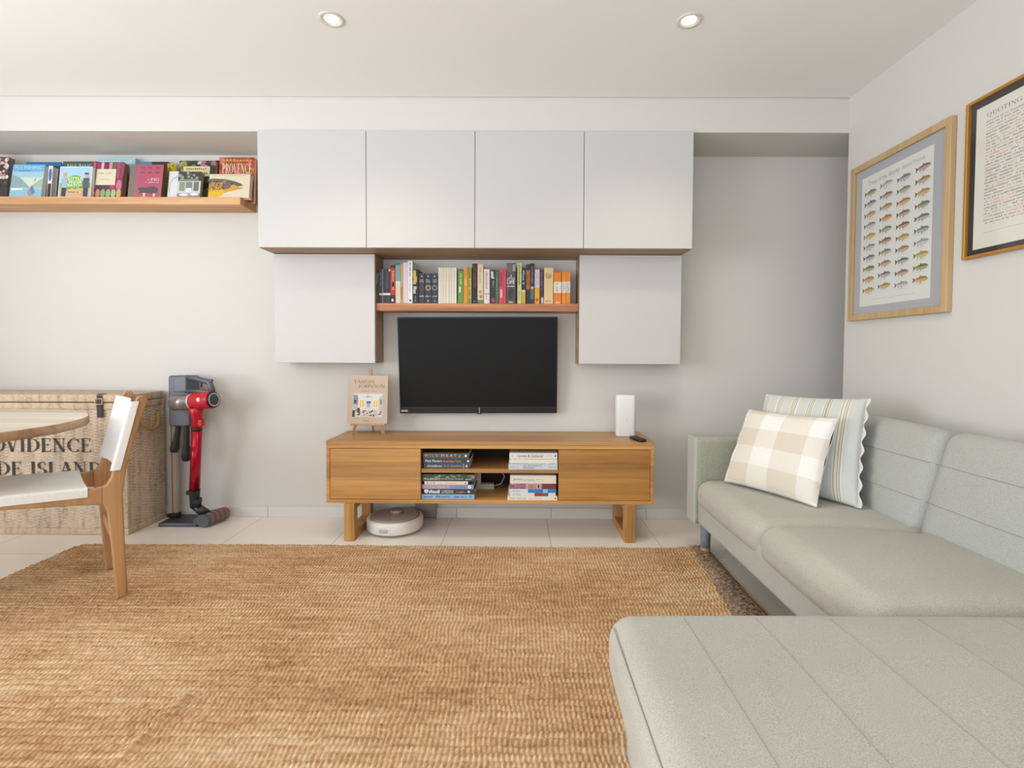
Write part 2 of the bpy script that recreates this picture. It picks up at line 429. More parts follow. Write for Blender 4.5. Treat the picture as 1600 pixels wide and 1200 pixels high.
class Art:
    """flat printed artwork: coordinates 0..w, 0..h on a page"""
    def __init__(s, base=0): s.v = []; s.f = []; s.m = []; s.mats = []; s.lay = base
    def _m(s, c, rough=.6):
        m_ = flat(c, rough) if not isinstance(c, bpy.types.Material) else c
        if m_ not in s.mats: s.mats.append(m_)
        return s.mats.index(m_)
    def poly(s, pts, c, up=True):
        if up: s.lay += 1
        n = len(s.v); s.v += [(x, y, s.lay) for x, y in pts]; s.f.append(tuple(range(n, n+len(pts)))); s.m.append(s._m(c)); return s
    def rect(s, x0, y0, x1, y1, c): return s.poly([(x0, y0), (x1, y0), (x1, y1), (x0, y1)], c)
    def ell(s, cx, cy, rx, ry, c, n=20, rot=0):
        cr, sr = math.cos(rot), math.sin(rot)
        return s.poly([(cx+rx*math.cos(2*math.pi*k/n)*cr-ry*math.sin(2*math.pi*k/n)*sr, cy+rx*math.cos(2*math.pi*k/n)*sr+ry*math.sin(2*math.pi*k/n)*cr) for k in range(n)], c)
    def ring(s, cx, cy, r0, r1, c, n=24):
        s.lay += 1
        for k in range(n):
            a, b_ = 2*math.pi*k/n, 2*math.pi*(k+1)/n
            s.poly([(cx+r0*math.cos(a), cy+r0*math.sin(a)), (cx+r1*math.cos(a), cy+r1*math.sin(a)), (cx+r1*math.cos(b_), cy+r1*math.sin(b_)), (cx+r0*math.cos(b_), cy+r0*math.sin(b_))], c, False)
        return s
    def text(s, t, x0, y0, x1, y1, c, font='sans', vert=False, heavy=1.0):
        v, f = sans(t) if font == 'sans' else serif(t, heavy)
        if not v: return s
        s.lay += 1
        ax, bx = min(p[0] for p in v), max(p[0] for p in v); ay, by = min(p[1] for p in v), max(p[1] for p in v)
        n = len(s.v); mi = s._m(c)
        for p in v:
            a, b_ = (p[0]-ax)/(bx-ax), (p[1]-ay)/(by-ay)
            if vert: q = (x0+b_*(x1-x0), y1-a*(y1-y0))     # reads top to bottom
            else: q = (x0+a*(x1-x0), y0+b_*(y1-y0))
            s.v.append((q[0], q[1], s.lay))
        for q in f: s.f.append(tuple(i+n for i in q)); s.m.append(mi)
        return s
    def marks(s, x0, y0, x1, y1, c, n=8, vert=False, fill=.7, seed=0):
        """unreadably small lettering: a row of tiny strokes"""
        rnd = random.Random(seed+int(x0*1e4)+n); base_ = s.lay; s.lay += 1
        for i in range(n):
            if rnd.random() < .12: continue
            a, b_ = i/n, (i+fill)/n; lo = rnd.choice([0, 0, .0, .12]); hi = rnd.choice([1, .72, .7, .75])
            if vert: s.poly([(x0+lo*(x1-x0), y1-b_*(y1-y0)), (x0+hi*(x1-x0), y1-b_*(y1-y0)), (x0+hi*(x1-x0), y1-a*(y1-y0)), (x0+lo*(x1-x0), y1-a*(y1-y0))], c, False)
            else: s.poly([(x0+a*(x1-x0), y0+lo*(y1-y0)), (x0+b_*(x1-x0), y0+lo*(y1-y0)), (x0+b_*(x1-x0), y0+hi*(y1-y0)), (x0+a*(x1-x0), y0+hi*(y1-y0))], c, False)
        s.lay = base_
        return s
    def fish(s, cx, cy, L, back, belly, fin, rot=0, spots=None, flip=False, hgt=.27):
        base_ = s.lay; cr, sr = math.cos(rot), math.sin(rot); k = -1 if flip else 1
        def P(pts): return [(cx+(x*L*k)*cr-y*L*sr, cy+(x*L*k)*sr+y*L*cr) for x, y in pts]
        prof = [(-.36, .035), (-.25, .06), (-.1, .105), (.08, .13), (.24, .125), (.36, .1), (.45, .055), (.5, .0)]
        g = hgt/.27
        top = [(x, y*g) for x, y in prof]; bot = [(x, -y*g*.95) for x, y in prof]
        s.poly(P([(-.34, .035), (-.5, .13*g), (-.46, 0), (-.5, -.13*g), (-.34, -.035)]), fin)
        s.poly(P([(-.02, .1*g), (-.02, .19*g), (.1, .12*g)]), fin); s.poly(P([(-.22, -.05*g), (-.24, -.15*g), (-.14, -.08*g)]), fin, False)
        s.poly(P([(.02, -.1*g), (-.02, -.2*g), (.1, -.11*g)]), fin, False); s.poly(P([(-.24, .06*g), (-.28, .11*g), (-.2, .07*g)]), fin, False)
        s.poly(P([(-.36, 0)]+top+[(.2, .0)]), back)
        s.poly(P(bot[::-1]+[(-.36, 0.01), (.2, .02), (.5, 0.01)]), belly)
        if spots:
            rnd = random.Random(int(cx*1e4)); s.lay += 1
            for _ in range(spots[1]):
                a, b_ = rnd.uniform(-.3, .38), rnd.uniform(-.02, .1*g); q = .008+.006*rnd.random()
                s.poly(P([(a-q, b_), (a, b_-q), (a+q, b_), (a, b_+q)]), spots[0], False)
        s.poly(P([(.4, .03), (.42, .015), (.44, .03), (.42, .045)]), '1c1c1c')
        s.lay = base_
        return s
    def put(s, name, parent, o, u, v, n, step=.00012, world=False, label=None):
        o, u, v, n = Vector(o), Vector(u), Vector(v), Vector(n)
        b_ = B(); b_.raw([o+u*x+v*y+n*(step*z) for x, y, z in s.v], s.f, mis=s.m)
        return b_.done(name, s.mats, parent, world, label, recalc=False)
# ================================================================ SETTING
BW, RW, BF = 3.13, 1.812, 2.79     # back wall, right wall face, bulkhead front
CZ, SZ = 2.45, 2.262
struct('floor', B().box(-4.2, 3.0, -2.4, BW+.1, -.1, 0), M['floor'])
struct('ceiling', B().box(-4.2, 3.0, -2.4, BF-.006, CZ, CZ+.1).box(-4.2, 3.0, BF-.006, BW+.1, CZ+.012, CZ+.1), M['ceil'])
struct('wall_back', B().box(-4.2, 3.0, BW, BW+.12, 0, CZ+.012), M['wall'])
struct('trim_1', B().box(-4.2, 3.0, BF, BW, SZ, CZ+.012), M['wall'])
struct('wall_right', B().box(RW, RW+.14, -2.4, BF, 0, CZ), M['wall'])
struct('wall_alcove', B().box(2.6, 2.7, BF-.01, BW, 0, SZ).box(RW+.14, 2.7, BF-.12, BF-.01, 0, CZ), M['wall'])
# left wall with the wide window, rear wall with the glazed doors
struct('wall_left', B().box(-4.1, -4.0, -2.4, -1.75, 0, CZ).box(-4.1, -4.0, 1.05, BW, 0, CZ).box(-4.1, -4.0, -1.75, 1.05, 0, .4).box(-4.1, -4.0, -1.75, 1.05, 2.3, CZ), M['wall'])
struct('wall_front', B().box(-4.1, -2.3, -2.3, -2.2, 0, CZ).box(1.1, RW+.14, -2.3, -2.2, 0, CZ).box(-2.3, 1.1, -2.3, -2.2, 2.3, CZ).box(-2.3, 1.1, -2.3, -2.2, 0, .2), M['wall'])
fr = B()
for y in (-1.75, -.37, 1.0): fr.box(-4.08, -4.03, y, y+.05, .4, 2.3)
for z in (.4, 2.25): fr.box(-4.08, -4.03, -1.75, 1.05, z, z+.05)
struct('window_1', fr, M['wplastic'])
fr = B()
for x in (-2.3, -1.17, -.05, 1.05): fr.box(x, x+.05, -2.27, -2.22, .2, 2.3)
for z in (.2, 2.25): fr.box(-2.3, 1.1, -2.27, -2.22, z, z+.05)
struct('window_2', fr, M['wplastic'])
sk = B(); x = -4.0
cuts = [-4.0]+[-1.58+.597*k for k in range(-4, 8) if -1.58+.597*k < 2.6]+[2.6]
for a, b_ in zip(cuts[:-1], cuts[1:]): sk.box(a+.001, b_-.001, BW-.01, BW, 0, .066, .0015, 1)
struct('baseboard_back', sk, M['skirt'])

# ================================================================ DOWNLIGHTS
LAMP = emit('lamp_glow', 'fff4e0', 9)
def downlight(x, y, tx, ty, label):
    t = thing('downlight', (x, y, CZ), label, 'ceiling light', 'recessed downlights')
    B().lathe([(.034, 0), (.036, -.004), (.05, -.004), (.053, 0), (.034, 0)]).done('trim_ring', flat('d9d6cc', .5), t, False)
    B().lathe([(.034, 0), (.033, -.002), (.03, .006), (.034, .006)]).done('gimbal', flat('c5c3b4', .5), t, False)
    lb = B().lathe([(0, 0), (.028, 0), (.031, .004), (0, .005)]).done('lamp', LAMP, t, False)
    lb.location = (0, 0, -.0035); lb.rotation_euler = (tx, ty, 0)
    l = bpy.data.lights.new('lamp_beam', 'SPOT'); l.energy = 23; l.spot_size = R(125); l.spot_blend = .8; l.color = (1, .86, .7); l.shadow_soft_size = .11
    o = bpy.data.objects.new('lamp_beam', l); COL.objects.link(o); o.parent = t; o.location = (0, 0, -.03)
downlight(-.795, 2.146, R(2), R(3), 'small round recessed ceiling downlight above the left half of the white cabinets')
downlight(.714, 2.15, R(2), R(-3), 'small round recessed ceiling downlight above the right end of the white cabinets')

# ================================================================ WALL CABINETS
def cabinet(x0, x1, yf, z0, z1, label, group, dz=0):
    t = thing('wall_cabinet', ((x0+x1)/2, BW, z0), label, 'cabinet', group)
    e = .016
    c = B()
    c.box(x0, x0+e, yf+.02, BW, z0, z1).box(x1-e, x1, yf+.02, BW, z0, z1)
    c.box(x0+e, x1-e, yf+.02, BW, z0, z0+e).box(x0+e, x1-e, yf+.02, BW, z1-e, z1).box(x0+e, x1-e, BW-.006, BW-.001, z0+e, z1-e)
    c.done('carcass', M['veneer'], t)
    B().box(x0+.0015, x1-.0015, yf, yf+.018, z0+.001, z1-.001, .0012, 1).done('door', M['door'], t)
UX = [-1.442+.5993*i for i in range(5)]
pos = ['leftmost upper white wall cabinet, beside the book ledge', 'upper white wall cabinet, second from the left', 'upper white wall cabinet, third from the left', 'rightmost upper white wall cabinet, beside the bare alcove']
for i in range(4): cabinet(UX[i], UX[i+1], 2.772, 1.622, 2.2615, pos[i], 'upper row of white wall cabinets')
cabinet(-1.442, -.846, 2.945, .98, 1.6205, 'lower white wall cabinet to the left of the television', 'lower white wall cabinets')
cabinet(.356, .955, 2.945, .98, 1.6205, 'lower white wall cabinet to the right of the television', 'lower white wall cabinets')

# floating shelves
o = B().box(-.8455, .3555, 2.965, BW, 1.29, 1.336, .003, 2).done('floating_shelf', M['rimu']); tag(o, 'reddish wooden shelf full of upright books above the television', 'shelf')
o = B().box(-3.9, -1.637, 2.95, BW, 1.908, 1.951, .002, 2).done('floating_shelf', M['pine']); tag(o, 'long honey pine ledge of face-out books on the upper left wall', 'shelf')

# ================================================================ BOOKS
def book_v(x0, x1, ztop, z0, yf, depth, col, label, group, art=None, soft=True, tiltx=0):
    """upright book, spine towards the room"""
    w_, h = x1-x0, ztop-z0
    t = thing('book', (x0, yf, z0), label, 'book', group, (0, R(tiltx), 0))
    c = flat(col, .5); bt = min(.0012, w_*.15)
    B().box(0, bt, 0, depth, 0, h).box(w_-bt, w_, 0, depth, 0, h).box(bt, w_-bt, 0, bt, 0, h, 0).done('cover', c, t, False)
    B().box(bt, w_-bt, bt, depth-.002, .0015, h-.002).done('pages', M['page'], t, False)
    if art:
        a = Art(); art(a, w_, h)
        if a.v: a.put('spine_print', t, (0, -.0002, 0), (1, 0, 0), (0, 0, 1), (0, -1, 0))
    return t
SH = 1.3361
spec = [  # px0, px1, ytop, colour, label, art
 (587, 592, 425, '3c4043', 'slim charcoal paperback, leftmost upright book on the shelf', lambda a, w, h: a.marks(w*.3, h*.6, w*.7, h*.95, '9fa3a3', 9, True).rect(0, h*.9, w, h*.93, '8a8a86')),
 (592.4, 597.2, 421, '33363b', 'dark grey paperback second from the left end of the shelf', lambda a, w, h: a.rect(0, h*.24, w, h*.3, 'd9d2c4').marks(w*.3, h*.5, w*.7, h*.92, '85888c', 10, True)),
 (597.6, 609.8, 420.5, '24272b', 'thick black hardback with a thin white band across its spine', lambda a, w, h: a.rect(0, h*.24, w, h*.3, 'e2dccf').rect(0, 0, w*.05, h, 'b5b5b0').marks(w*.5, h*.4, w*.7, h*.9, '55606a', 12, True).rect(w*.8, h*.93, w, h, 'c9c2b0')),
 (610.2, 617.8, 414.5, 'b9242f', 'red book with a dark foot, tucked between black and teal books', lambda a, w, h: a.rect(0, 0, w, h*.22, '25262a').rect(0, h*.93, w, h, '3a2024').marks(w*.35, h*.34, w*.75, h*.9, 'd8a25c', 12, True).ell(w*.55, h*.5, w*.25, h*.07, '3d5c33').rect(w*.2, h*.05, w*.6, h*.12, 'd9d9d9')),
 (618.2, 625.6, 411, 'd8c5a6', 'teal topped book with a cream lower half', lambda a, w, h: a.rect(0, h*.53, w, h, '6fa39d').rect(0, h*.47, w, h*.55, 'ddd5d2').rect(0, h*.95, w, h, '2f6f66')),
 (626, 629.6, 411.5, 'c09b60', 'thin tan book beside a pale pink one', lambda a, w, h: a.marks(w*.2, h*.1, w*.8, h*.4, '6a5540', 10, True)),
 (630, 637.2, 410, 'd9c4cd', 'tall pale pink book with a plain spine', None),
 (637.5, 644.4, 407.5, 'e4e2e2', 'tallest white book with black lettering down its spine', lambda a, w, h: a.marks(w*.3, h*.63, w*.7, h*.95, '1d1d20', 13, True, .6).marks(w*.35, h*.25, w*.6, h*.58, '8c8c8c', 12, True).rect(w*.3, h*.05, w*.75, h*.09, '26262a')),
 (644.8, 653.6, 421, '1d1e20', 'black paperback with big yellow and white spine lettering', lambda a, w, h: a.marks(w*.1, h*.56, w*.75, h*.97, 'd8b94c', 7, True, .85).marks(w*.1, h*.24, w*.7, h*.5, 'c9cccb', 6, True, .8).marks(w*.4, h*.05, w*.6, h*.2, '9c9c9c', 6, True)),
]
def trio(c):
    return lambda a, w, h: a.ring(w*.5, h*.52, w*.27, w*.42, c).ell(w*.5, h*.9, w*.12, w*.12, 'b9c2cc').marks(w*.12, h*.7, w*.88, h*.74, 'aab4c0', 6).marks(w*.22, h*.76, w*.78, h*.8, 'aab4c0', 5).marks(w*.1, h*.22, w*.9, h*.27, 'b3bac2', 7).ell(w*.5, h*.09, w*.13, w*.13, c).rect(0, h*.965, w, h*.975, '5a6270')
spec += [(654.6, 663.4, 427, '2b3340', 'navy paperback of a matching trio, its spine ring dark red', trio('7b3136')),
 (664, 673.8, 427, '2b3340', 'navy paperback of a matching trio, its spine ring gold', trio('c9a566')),
 (674.4, 684, 427, '2b3340', 'navy paperback of a matching trio, its spine ring silver grey', trio('7f8b99'))]
for i in range(7):
    spec.append((684.8+i*4.12, 684.8+(i+1)*4.12-.25, 418+(i % 2)*.3, ['ddd5c6', 'd9cfbf', 'd8cdbb', 'dcd3c3', 'd6cbb9', 'ddd5c6', 'dfd9cd'][i],
                 'thin cream paperback in the plain cream row', lambda a, w, h: a.marks(w*.3, h*.6, w*.6, h*.9, 'c4b8a2', 12, True), 'row of thin cream paperbacks'))
spec += [
 (715.4, 723.8, 421, '5f9036', 'bright green book right of the cream paperbacks', lambda a, w, h: a.marks(w*.4, h*.55, w*.75, h*.88, 'b9cf9a', 8, True).rect(w*.2, h*.33, w*.55, h*.5, 'd9dfc0').rect(0, h*.96, w, h, '3f6a24')),
 (724.4, 730.6, 417.5, 'd98d1f', 'slim mustard orange book between two green ones', lambda a, w, h: a.marks(w*.3, h*.5, w*.7, h*.7, 'f0cf7e', 6, True)),
 (731, 737, 418, '7d8a3a', 'olive book with ochre lettering beside the orange one', lambda a, w, h: a.rect(w*.15, h*.15, w*.8, h*.7, 'c2a651').marks(w*.3, h*.2, w*.65, h*.65, '5d6a2c', 9, True)),
 (738, 745.8, 412, '1a1a1c', 'tall black biography with red vertical lettering', lambda a, w, h: a.text('CHE GUEVARA', w*.2, h*.4, w*.8, h*.96, 'b3282c', 'sans', True).rect(0, 0, w, h*.3, '23243a').marks(w*.2, h*.05, w*.7, h*.08, '7e8490', 5)),
 (746.2, 755, 413, 'd6c8a2', 'cream book with a faint floral spine', lambda a, w, h: a.ell(w*.5, h*.3, w*.3, h*.05, 'c09a76').ell(w*.6, h*.18, w*.3, h*.04, '9a7f5c').rect(0, 0, w, h*.1, '6f7a4c').marks(w*.3, h*.5, w*.6, h*.9, 'b3a37c', 10, True)),
 (756, 765, 420.5, 'dfd2cb', 'pale blush book with grey lettering', lambda a, w, h: a.marks(w*.3, h*.42, w*.65, h*.93, '9a8f90', 12, True).rect(w*.1, h*.27, w*.9, h*.3, 'b07a84').marks(w*.3, h*.05, w*.65, h*.24, 'a69c9b', 6, True)),
 (766, 773.6, 422, '26302c', 'dark green-black book with white capitals on its spine', lambda a, w, h: a.marks(w*.1, h*.74, w*.85, h*.96, 'd9dcd6', 5, True, .8).marks(w*.5, h*.48, w*.75, h*.68, 'b9beb9', 9, True).ell(w*.6, h*.1, w*.35, h*.07, 'a8434f')),
 (774, 779.4, 422, '376447', 'slim forest green book next to a pink one', lambda a, w, h: a.marks(w*.3, h*.3, w*.65, h*.92, '7fa288', 14, True)),
 (780, 786.2, 420.5, 'c9405c', 'crimson pink book with dark capitals', lambda a, w, h: a.marks(w*.25, h*.5, w*.7, h*.9, '6d1c30', 9, True).rect(w*.25, h*.18, w*.75, h*.42, 'e6b4ba')),
 (786.5, 790.6, 420, 'd23a48', 'thin red book against the thick novel', None),
 (791.4, 805.4, 411, '4e4a4e', 'thick grey photographic novel with bold white title', lambda a, w, h: a.rect(0, h*.78, w*.6, h, '6f6268').rect(w*.66, h*.8, w, h*.97, '8f97a4').text('A', w*.42, h*.66, w*.6, h*.72, 'eeeeee').text('LITTLE', w*.06, h*.58, w*.92, h*.645, 'eeeeee').text('LIFE', w*.06, h*.49, w*.92, h*.57, 'f4f4f4').rect(w*.05, h*.42, w*.92, h*.44, 'cfcfcf').ell(w*.5, h*.25, w*.3, h*.14, '3b383e').rect(w*.25, h*.03, w*.7, h*.055, 'd9cfc4')),
 (808.4, 814.8, 411, 'c3c57c', 'tall pale lime book with dark lettering', lambda a, w, h: a.marks(w*.3, h*.45, w*.7, h*.95, '5e6238', 12, True).marks(w*.35, h*.08, w*.65, h*.35, '9a9c5e', 6, True)),
 (815.4, 821, 420, '26313c', 'navy book with a yellow foot', lambda a, w, h: a.rect(0, 0, w, h*.33, 'c9a340').rect(0, h*.33, w, h*.4, 'd9c9a0').marks(w*.15, h*.55, w*.75, h*.95, '8aa0ae', 7, True, .8)),
 (822, 827.8, 413, '33302e', 'dark book with a copper orange band', lambda a, w, h: a.rect(0, h*.37, w, h*.85, 'b5622c').marks(w*.3, h*.45, w*.7, h*.75, '5a2c14', 7, True).rect(0, 0, w, h*.32, '26303a')),
 (828, 835, 411.5, '2c2c2c', 'black book with a grey picture near its foot', lambda a, w, h: a.rect(w*.1, h*.12, w*.9, h*.44, '6e6660').marks(w*.3, h*.5, w*.7, h*.92, '6f7a60', 10, True).ell(w*.5, h*.4, w*.3, h*.03, 'b9b4b4')),
 (835.6, 843, 421, 'cbbccb', 'lilac book with a yellow lower half', lambda a, w, h: a.rect(0, 0, w, h*.47, 'd9a51f').marks(w*.4, h*.55, w*.6, h*.93, '8d7f92', 9, True).ell(w*.5, h*.12, w*.35, h*.05, 'cf4a3a')),
 (843.4, 849.2, 421, '3f2f3a', 'dark plum book beside the wide cream one', lambda a, w, h: a.ell(w*.7, h*.1, w*.35, h*.1, 'cdb4c0').marks(w*.3, h*.4, w*.7, h*.92, '7b6170', 10, True)),
 (850, 864.4, 418.5, 'd9bd8a', 'wide sand coloured novel with small brown capitals', lambda a, w, h: a.marks(w*.2, h*.81, w*.8, h*.85, '7a5c34', 6).marks(w*.12, h*.76, w*.86, h*.8, '7a5c34', 6).marks(w*.2, h*.71, w*.8, h*.75, '7a5c34', 5).marks(w*.18, h*.06, w*.78, h*.1, '7a5c34', 6)),
 (865.4, 877, 425.5, 'e07a16', 'thick orange and white banded paperback, left of its two matches', lambda a, w, h: a.rect(0, h*.35, w, h*.7, 'e2dccb').marks(w*.3, h*.38, w*.6, h*.66, '9aa27f', 8, True).marks(w*.1, h*.0, w*.9, h*.09, 'e0c9a8', 5)),
 (878, 884.4, 425, 'e08a1a', 'slim orange and white banded paperback, middle of three', lambda a, w, h: a.rect(0, h*.35, w, h*.7, 'dcd8cc').marks(w*.3, h*.38, w*.7, h*.66, '9b9bb0', 8, True)),
 (884.8, 890.8, 424.8, 'e0861a', 'slim orange and white banded paperback at the right end of the shelf', lambda a, w, h: a.rect(0, h*.35, w, h*.7, 'dcd0c4').marks(w*.3, h*.38, w*.7, h*.66, '9b9bb0', 8, True)),
]
YB = 2.985; nc_ = 0
for q in spec:
    p0, p1, yt, col, lab, art = q[:6]
    xa = at(p0, 450, 'y', YB).x; xb = at(p1, 450, 'y', YB).x; zt = at((p0+p1)/2, yt, 'y', YB).z
    if 'cream row' in lab:
        lab = ['leftmost of the seven thin cream paperbacks, beside the navy trio', 'second from the left of the seven thin cream paperbacks', 'third from the left of the seven thin cream paperbacks', 'middle one of the seven thin cream paperbacks on the shelf', 'third from the right of the seven thin cream paperbacks', 'second from the right of the seven thin cream paperbacks', 'rightmost of the seven thin cream paperbacks, beside the green book'][nc_]; nc_ += 1
    book_v(xa, xb, zt, SH, YB, .128, col, lab, q[6] if len(q) > 6 else 'upright books on the shelf above the television', art)

# face-out books on the ledge
def book_f(pl, pr, yt, Y, thick, col, label, art=None, lean=8, edge='e4dccb', yaw=0, z0=1.9515, page=None):
    a0 = at(pl, 307, 'y', Y); a1 = at(pr, 307, 'y', Y); w_ = a1.x-a0.x
    zt = at((pl+pr)/2, yt, 'y', Y+.03).z; h = (zt-z0)/math.cos(R(lean))
    t = thing('book', (a0.x, Y, z0), label, 'book', 'face-out books on the pine ledge', (R(-lean), 0, R(yaw)))
    c = flat(col, .45); bt = .0016
    B().box(0, w_, 0, bt, 0, h).box(0, w_, thick-bt, thick, 0, h).box(0, bt, bt, thick-bt, 0, h).done('cover', c, t, False)
    B().box(bt, w_-.003, bt, thick-bt, .002, h-.002).done('pages', page or M['page'], t, False)
    a = Art()
    if art: art(a, w_, h)
    if a.v: a.put('cover_print', t, (0, -.0002, 0), (1, 0, 0), (0, 0, 1), (0, -1, 0))
    return t
def scatter(a, w, h, cols, n, r0, r1, seed, x0=0, y0=0, x1=1, y1=1, asp=1.5):
    rnd = random.Random(seed); a.lay += 1
    for _ in range(n):
        a.lay -= .95
        r_ = rnd.uniform(r0, r1)*w; ry = r_*rnd.uniform(.7, asp)
        rx_ = min(r_, w*.2)
        cx = min(max(rnd.uniform(x0, x1)*w, rx_), w-rx_); cy = min(max(rnd.uniform(y0, y1)*h, ry), h-ry)
        a.ell(cx, cy, rx_, ry, rnd.choice(cols), 10)
    return a
def A_blossom(a, w, h):
    a.rect(0, 0, w, h, '3c3436'); scatter(a, w, h, ['d8b9b4', 'b98a88', 'e6d6d0', '6d4c50', '8e5a58'], 60, .03, .09, 3, 0, .45, 1, 1)
    scatter(a, w, h, ['2b2528', '8b7d80', '5a4a4e'], 30, .03, .08, 4, 0, 0, 1, .45)
def A_fly(a, w, h):
    a.rect(0, 0, w, h, '9fc6d8').rect(0, h*.78, w, h, '6fb2da').rect(0, h*.3, w, h*.6, 'cfd9c4').rect(0, 0, w, h*.26, '8fb9c9')
    a.poly([(0, h*.28), (0, h*.68), (w*.25, h*.6), (w*.5, h*.4), (w*.62, h*.28)], '8ba6ab').poly([(w, h*.28), (w, h*.6), (w*.85, h*.5), (w*.6, h*.3)], 'a4b7a8')
    a.poly([(w*.05, h*.2), (w*.4, h*.22), (w*.4, h*.27), (w*.02, h*.27)], 'dbe6ea')
    a.ell(w*.66, h*.15, w*.1, h*.12, 'a38a94').poly([(w*.62, h*.25), (w*.68, h*.36), (w*.8, h*.14), (w*.72, h*.06)], '6c7d8c')
    a.poly([(w*.7, h*.48), (w*.78, h*.6), (w*.76, h*.5)], '8b9a84').text('FLY FISHING', w*.08, h*.86, w*.92, h*.95, 'cfe6f2').marks(w*.2, h*.79, w*.6, h*.82, '3c86b8', 10)
def A_blue(a, w, h):
    a.rect(0, 0, w, h, '2c7cb0').rect(w*.6, 0, w, h*.9, '26406b'); scatter(a, w, h, ['7a6d9c', '3b5f8f', '1d3a5e'], 30, .03, .07, 5, .6, 0, 1, .85)
def A_small(a, w, h):
    a.rect(0, 0, w, h, 'e6e2da').rect(w*.1, h*.05, w*.9, h*.45, '3a3436').ell(w*.5, h*.72, w*.35, h*.2, '4e63ae')
def A_bangay(a, w, h):
    a.rect(0, 0, w, h, '4a6259').rect(0, 0, w, h*.6, '5f7d5c').text('PAUL BANGAY', w*.12, h*.8, w*.97, h*.93, 'cfd6cc', 'sans'); scatter(a, w, h, ['3f5a3a', '7a9463'], 20, .05, .1, 6, 0, 0, 1, .6)
def A_veggie(a, w, h):
    a.rect(0, 0, w, h, 'd9e6ea').rect(w*.02, h*.42, w*.98, h*.97, 'a9cdea').rect(w*.02, h*.02, w*.98, h*.45, 'c9ab86').rect(w*.02, h*.28, w*.98, h*.46, '8fae52')
    scatter(a, w, h, ['7aa23c', '9fc552', '5d8a30'], 26, .05, .09, 8, .22, .3, .78, .6)
    a.ell(w*.5, h*.5, w*.22, h*.22, '7fae42')
    for i, (tx, y) in enumerate((('LITTLE', .56), ('VEGGIE', .45), ('PATCH', .34))):
        a.text(tx, w*.29, h*y, w*.71, h*(y+.09), 'fbfbf4')
    for cx, hat in ((.17, 'd9a63c'), (.84, '4a3a30')):
        a.rect(w*(cx-.07), h*.02, w*(cx+.07), h*.34, '3a4150').rect(w*(cx-.09), h*.3, w*(cx+.09), h*.62, '9fb4c4' if cx < .5 else '565a60')
        a.ell(w*cx, h*.7, w*.05, h*.08, 'd8a88c').rect(w*(cx-.06), h*.74, w*(cx+.06), h*.79, hat)
    a.rect(w*.28, h*.1, w*.72, h*.24, 'd2b08c').marks(w*.32, h*.13, w*.68, h*.2, '8a6a48', 10)
def A_beet(a, w, h):
    a.rect(0, 0, w, h, '8c2a52')
    for i in range(8):
        x = w*(.04+.125*i); a.poly([(x, h*.55), (x+w*.09, h*.55), (x+w*.1+w*.03*(i-4)/4, h*.99), (x+w*.0, h*.99)], ['bc6286', '9a3e5e', 'dcb8b8', '6e3248', 'cb949e', '6d6a48', 'a84c66', '94425a'][i])
    for i in range(5):
        a.ell(w*(.1+.2*i), h*.36, w*.09, h*.15, ['b85274', '423a48', '4e4450', 'a84458', 'c07094'][i])
    for i, c in enumerate(['cc9468', 'c07f62', '7fa874', '88b07c', 'a3ba84', 'c8a468']): a.ell(w*(.09+.165*i), h*.13, w*.075, h*.12, c)
    a.rect(w*.16, h*.36, w*.78, h*.8, 'ddd3bb').marks(w*.26, h*.66, w*.68, h*.7, 'a89a80', 8).marks(w*.3, h*.5, w*.64, h*.53, 'b8aa90', 9)
def A_skyblue(a, w, h):
    a.rect(0, 0, w, h, 'a8cfdd').poly([(0, 0), (w, 0), (w, h*.55), (w*.7, h*.65), (w*.3, h*.5), (0, h*.6)], 'd9956a').rect(0, 0, w, h*.28, '56555c')
    scatter(a, w, h, ['c9744a', 'e6b48c', 'b9886a'], 24, .04, .08, 9, .5, .3, 1, .6); a.marks(w*.1, h*.86, w*.92, h*.95, 'd6ecf2', 11, fill=.75)
def A_bluedark(a, w, h):
    a.rect(0, 0, w*.55, h, '3a8cb8').rect(w*.45, 0, w, h, '33352f')
def A_pig(a, w, h):
    a.rect(w*.0, 0, w*.2, h, '7b7068').rect(w*.2, 0, w, h, 'b0546a')
    for r_ in (.9, .75):
        for c in (.38, .6, .83): a.ell(w*c, h*r_, w*.075, h*.022, '7a4652')
    a.text('PIG', w*.66, h*.5, w*.9, h*.58, 'f0e6e6', 'serif').marks(w*.5, h*.44, w*.9, h*.47, 'e0c4c8', 10).marks(w*.52, h*.52, w*.64, h*.56, 'e0c4c8', 3)
    a.poly([(w*.3, h*.28), (w*.3, h*.2), (w*.36, h*.12), (w*.5, h*.13), (w*.72, h*.11), (w*.85, h*.1), (w*.9, h*.2), (w*.88, h*.28), (w*.78, h*.33), (w*.5, h*.3), (w*.4, h*.31), (w*.33, h*.27), (w*.31, h*.32)], '54504e')
    a.rect(w*.46, h*.02, w*.53, h*.13, 'd9b6a8').rect(w*.76, h*.02, w*.83, h*.12, 'd9b6a8').ell(w*.31, h*.18, w*.04, h*.05, '8a7068')
def A_yellow(a, w, h):
    a.rect(0, 0, w, h, 'c4ae2c'); scatter(a, w, h, ['e0cf3c', '6a7a2c', 'a88c1c'], 40, .06, .12, 12)
def A_veg(a, w, h):
    a.rect(0, 0, w, h, '4a4a3c'); scatter(a, w, h, ['6a7a3c', '8f9c54', 'b06a84', '3a3440', 'c9b4c0', '8c3a48', '2f3a2c', '9fb46c'], 110, .06, .12, 13)
    a.rect(w*.12, h*.62, w*.84, h*.86, 'dfd79a').marks(w*.2, h*.78, w*.76, h*.82, '8a6a4a', 10).marks(w*.16, h*.67, w*.8, h*.73, '5a6a4a', 12)
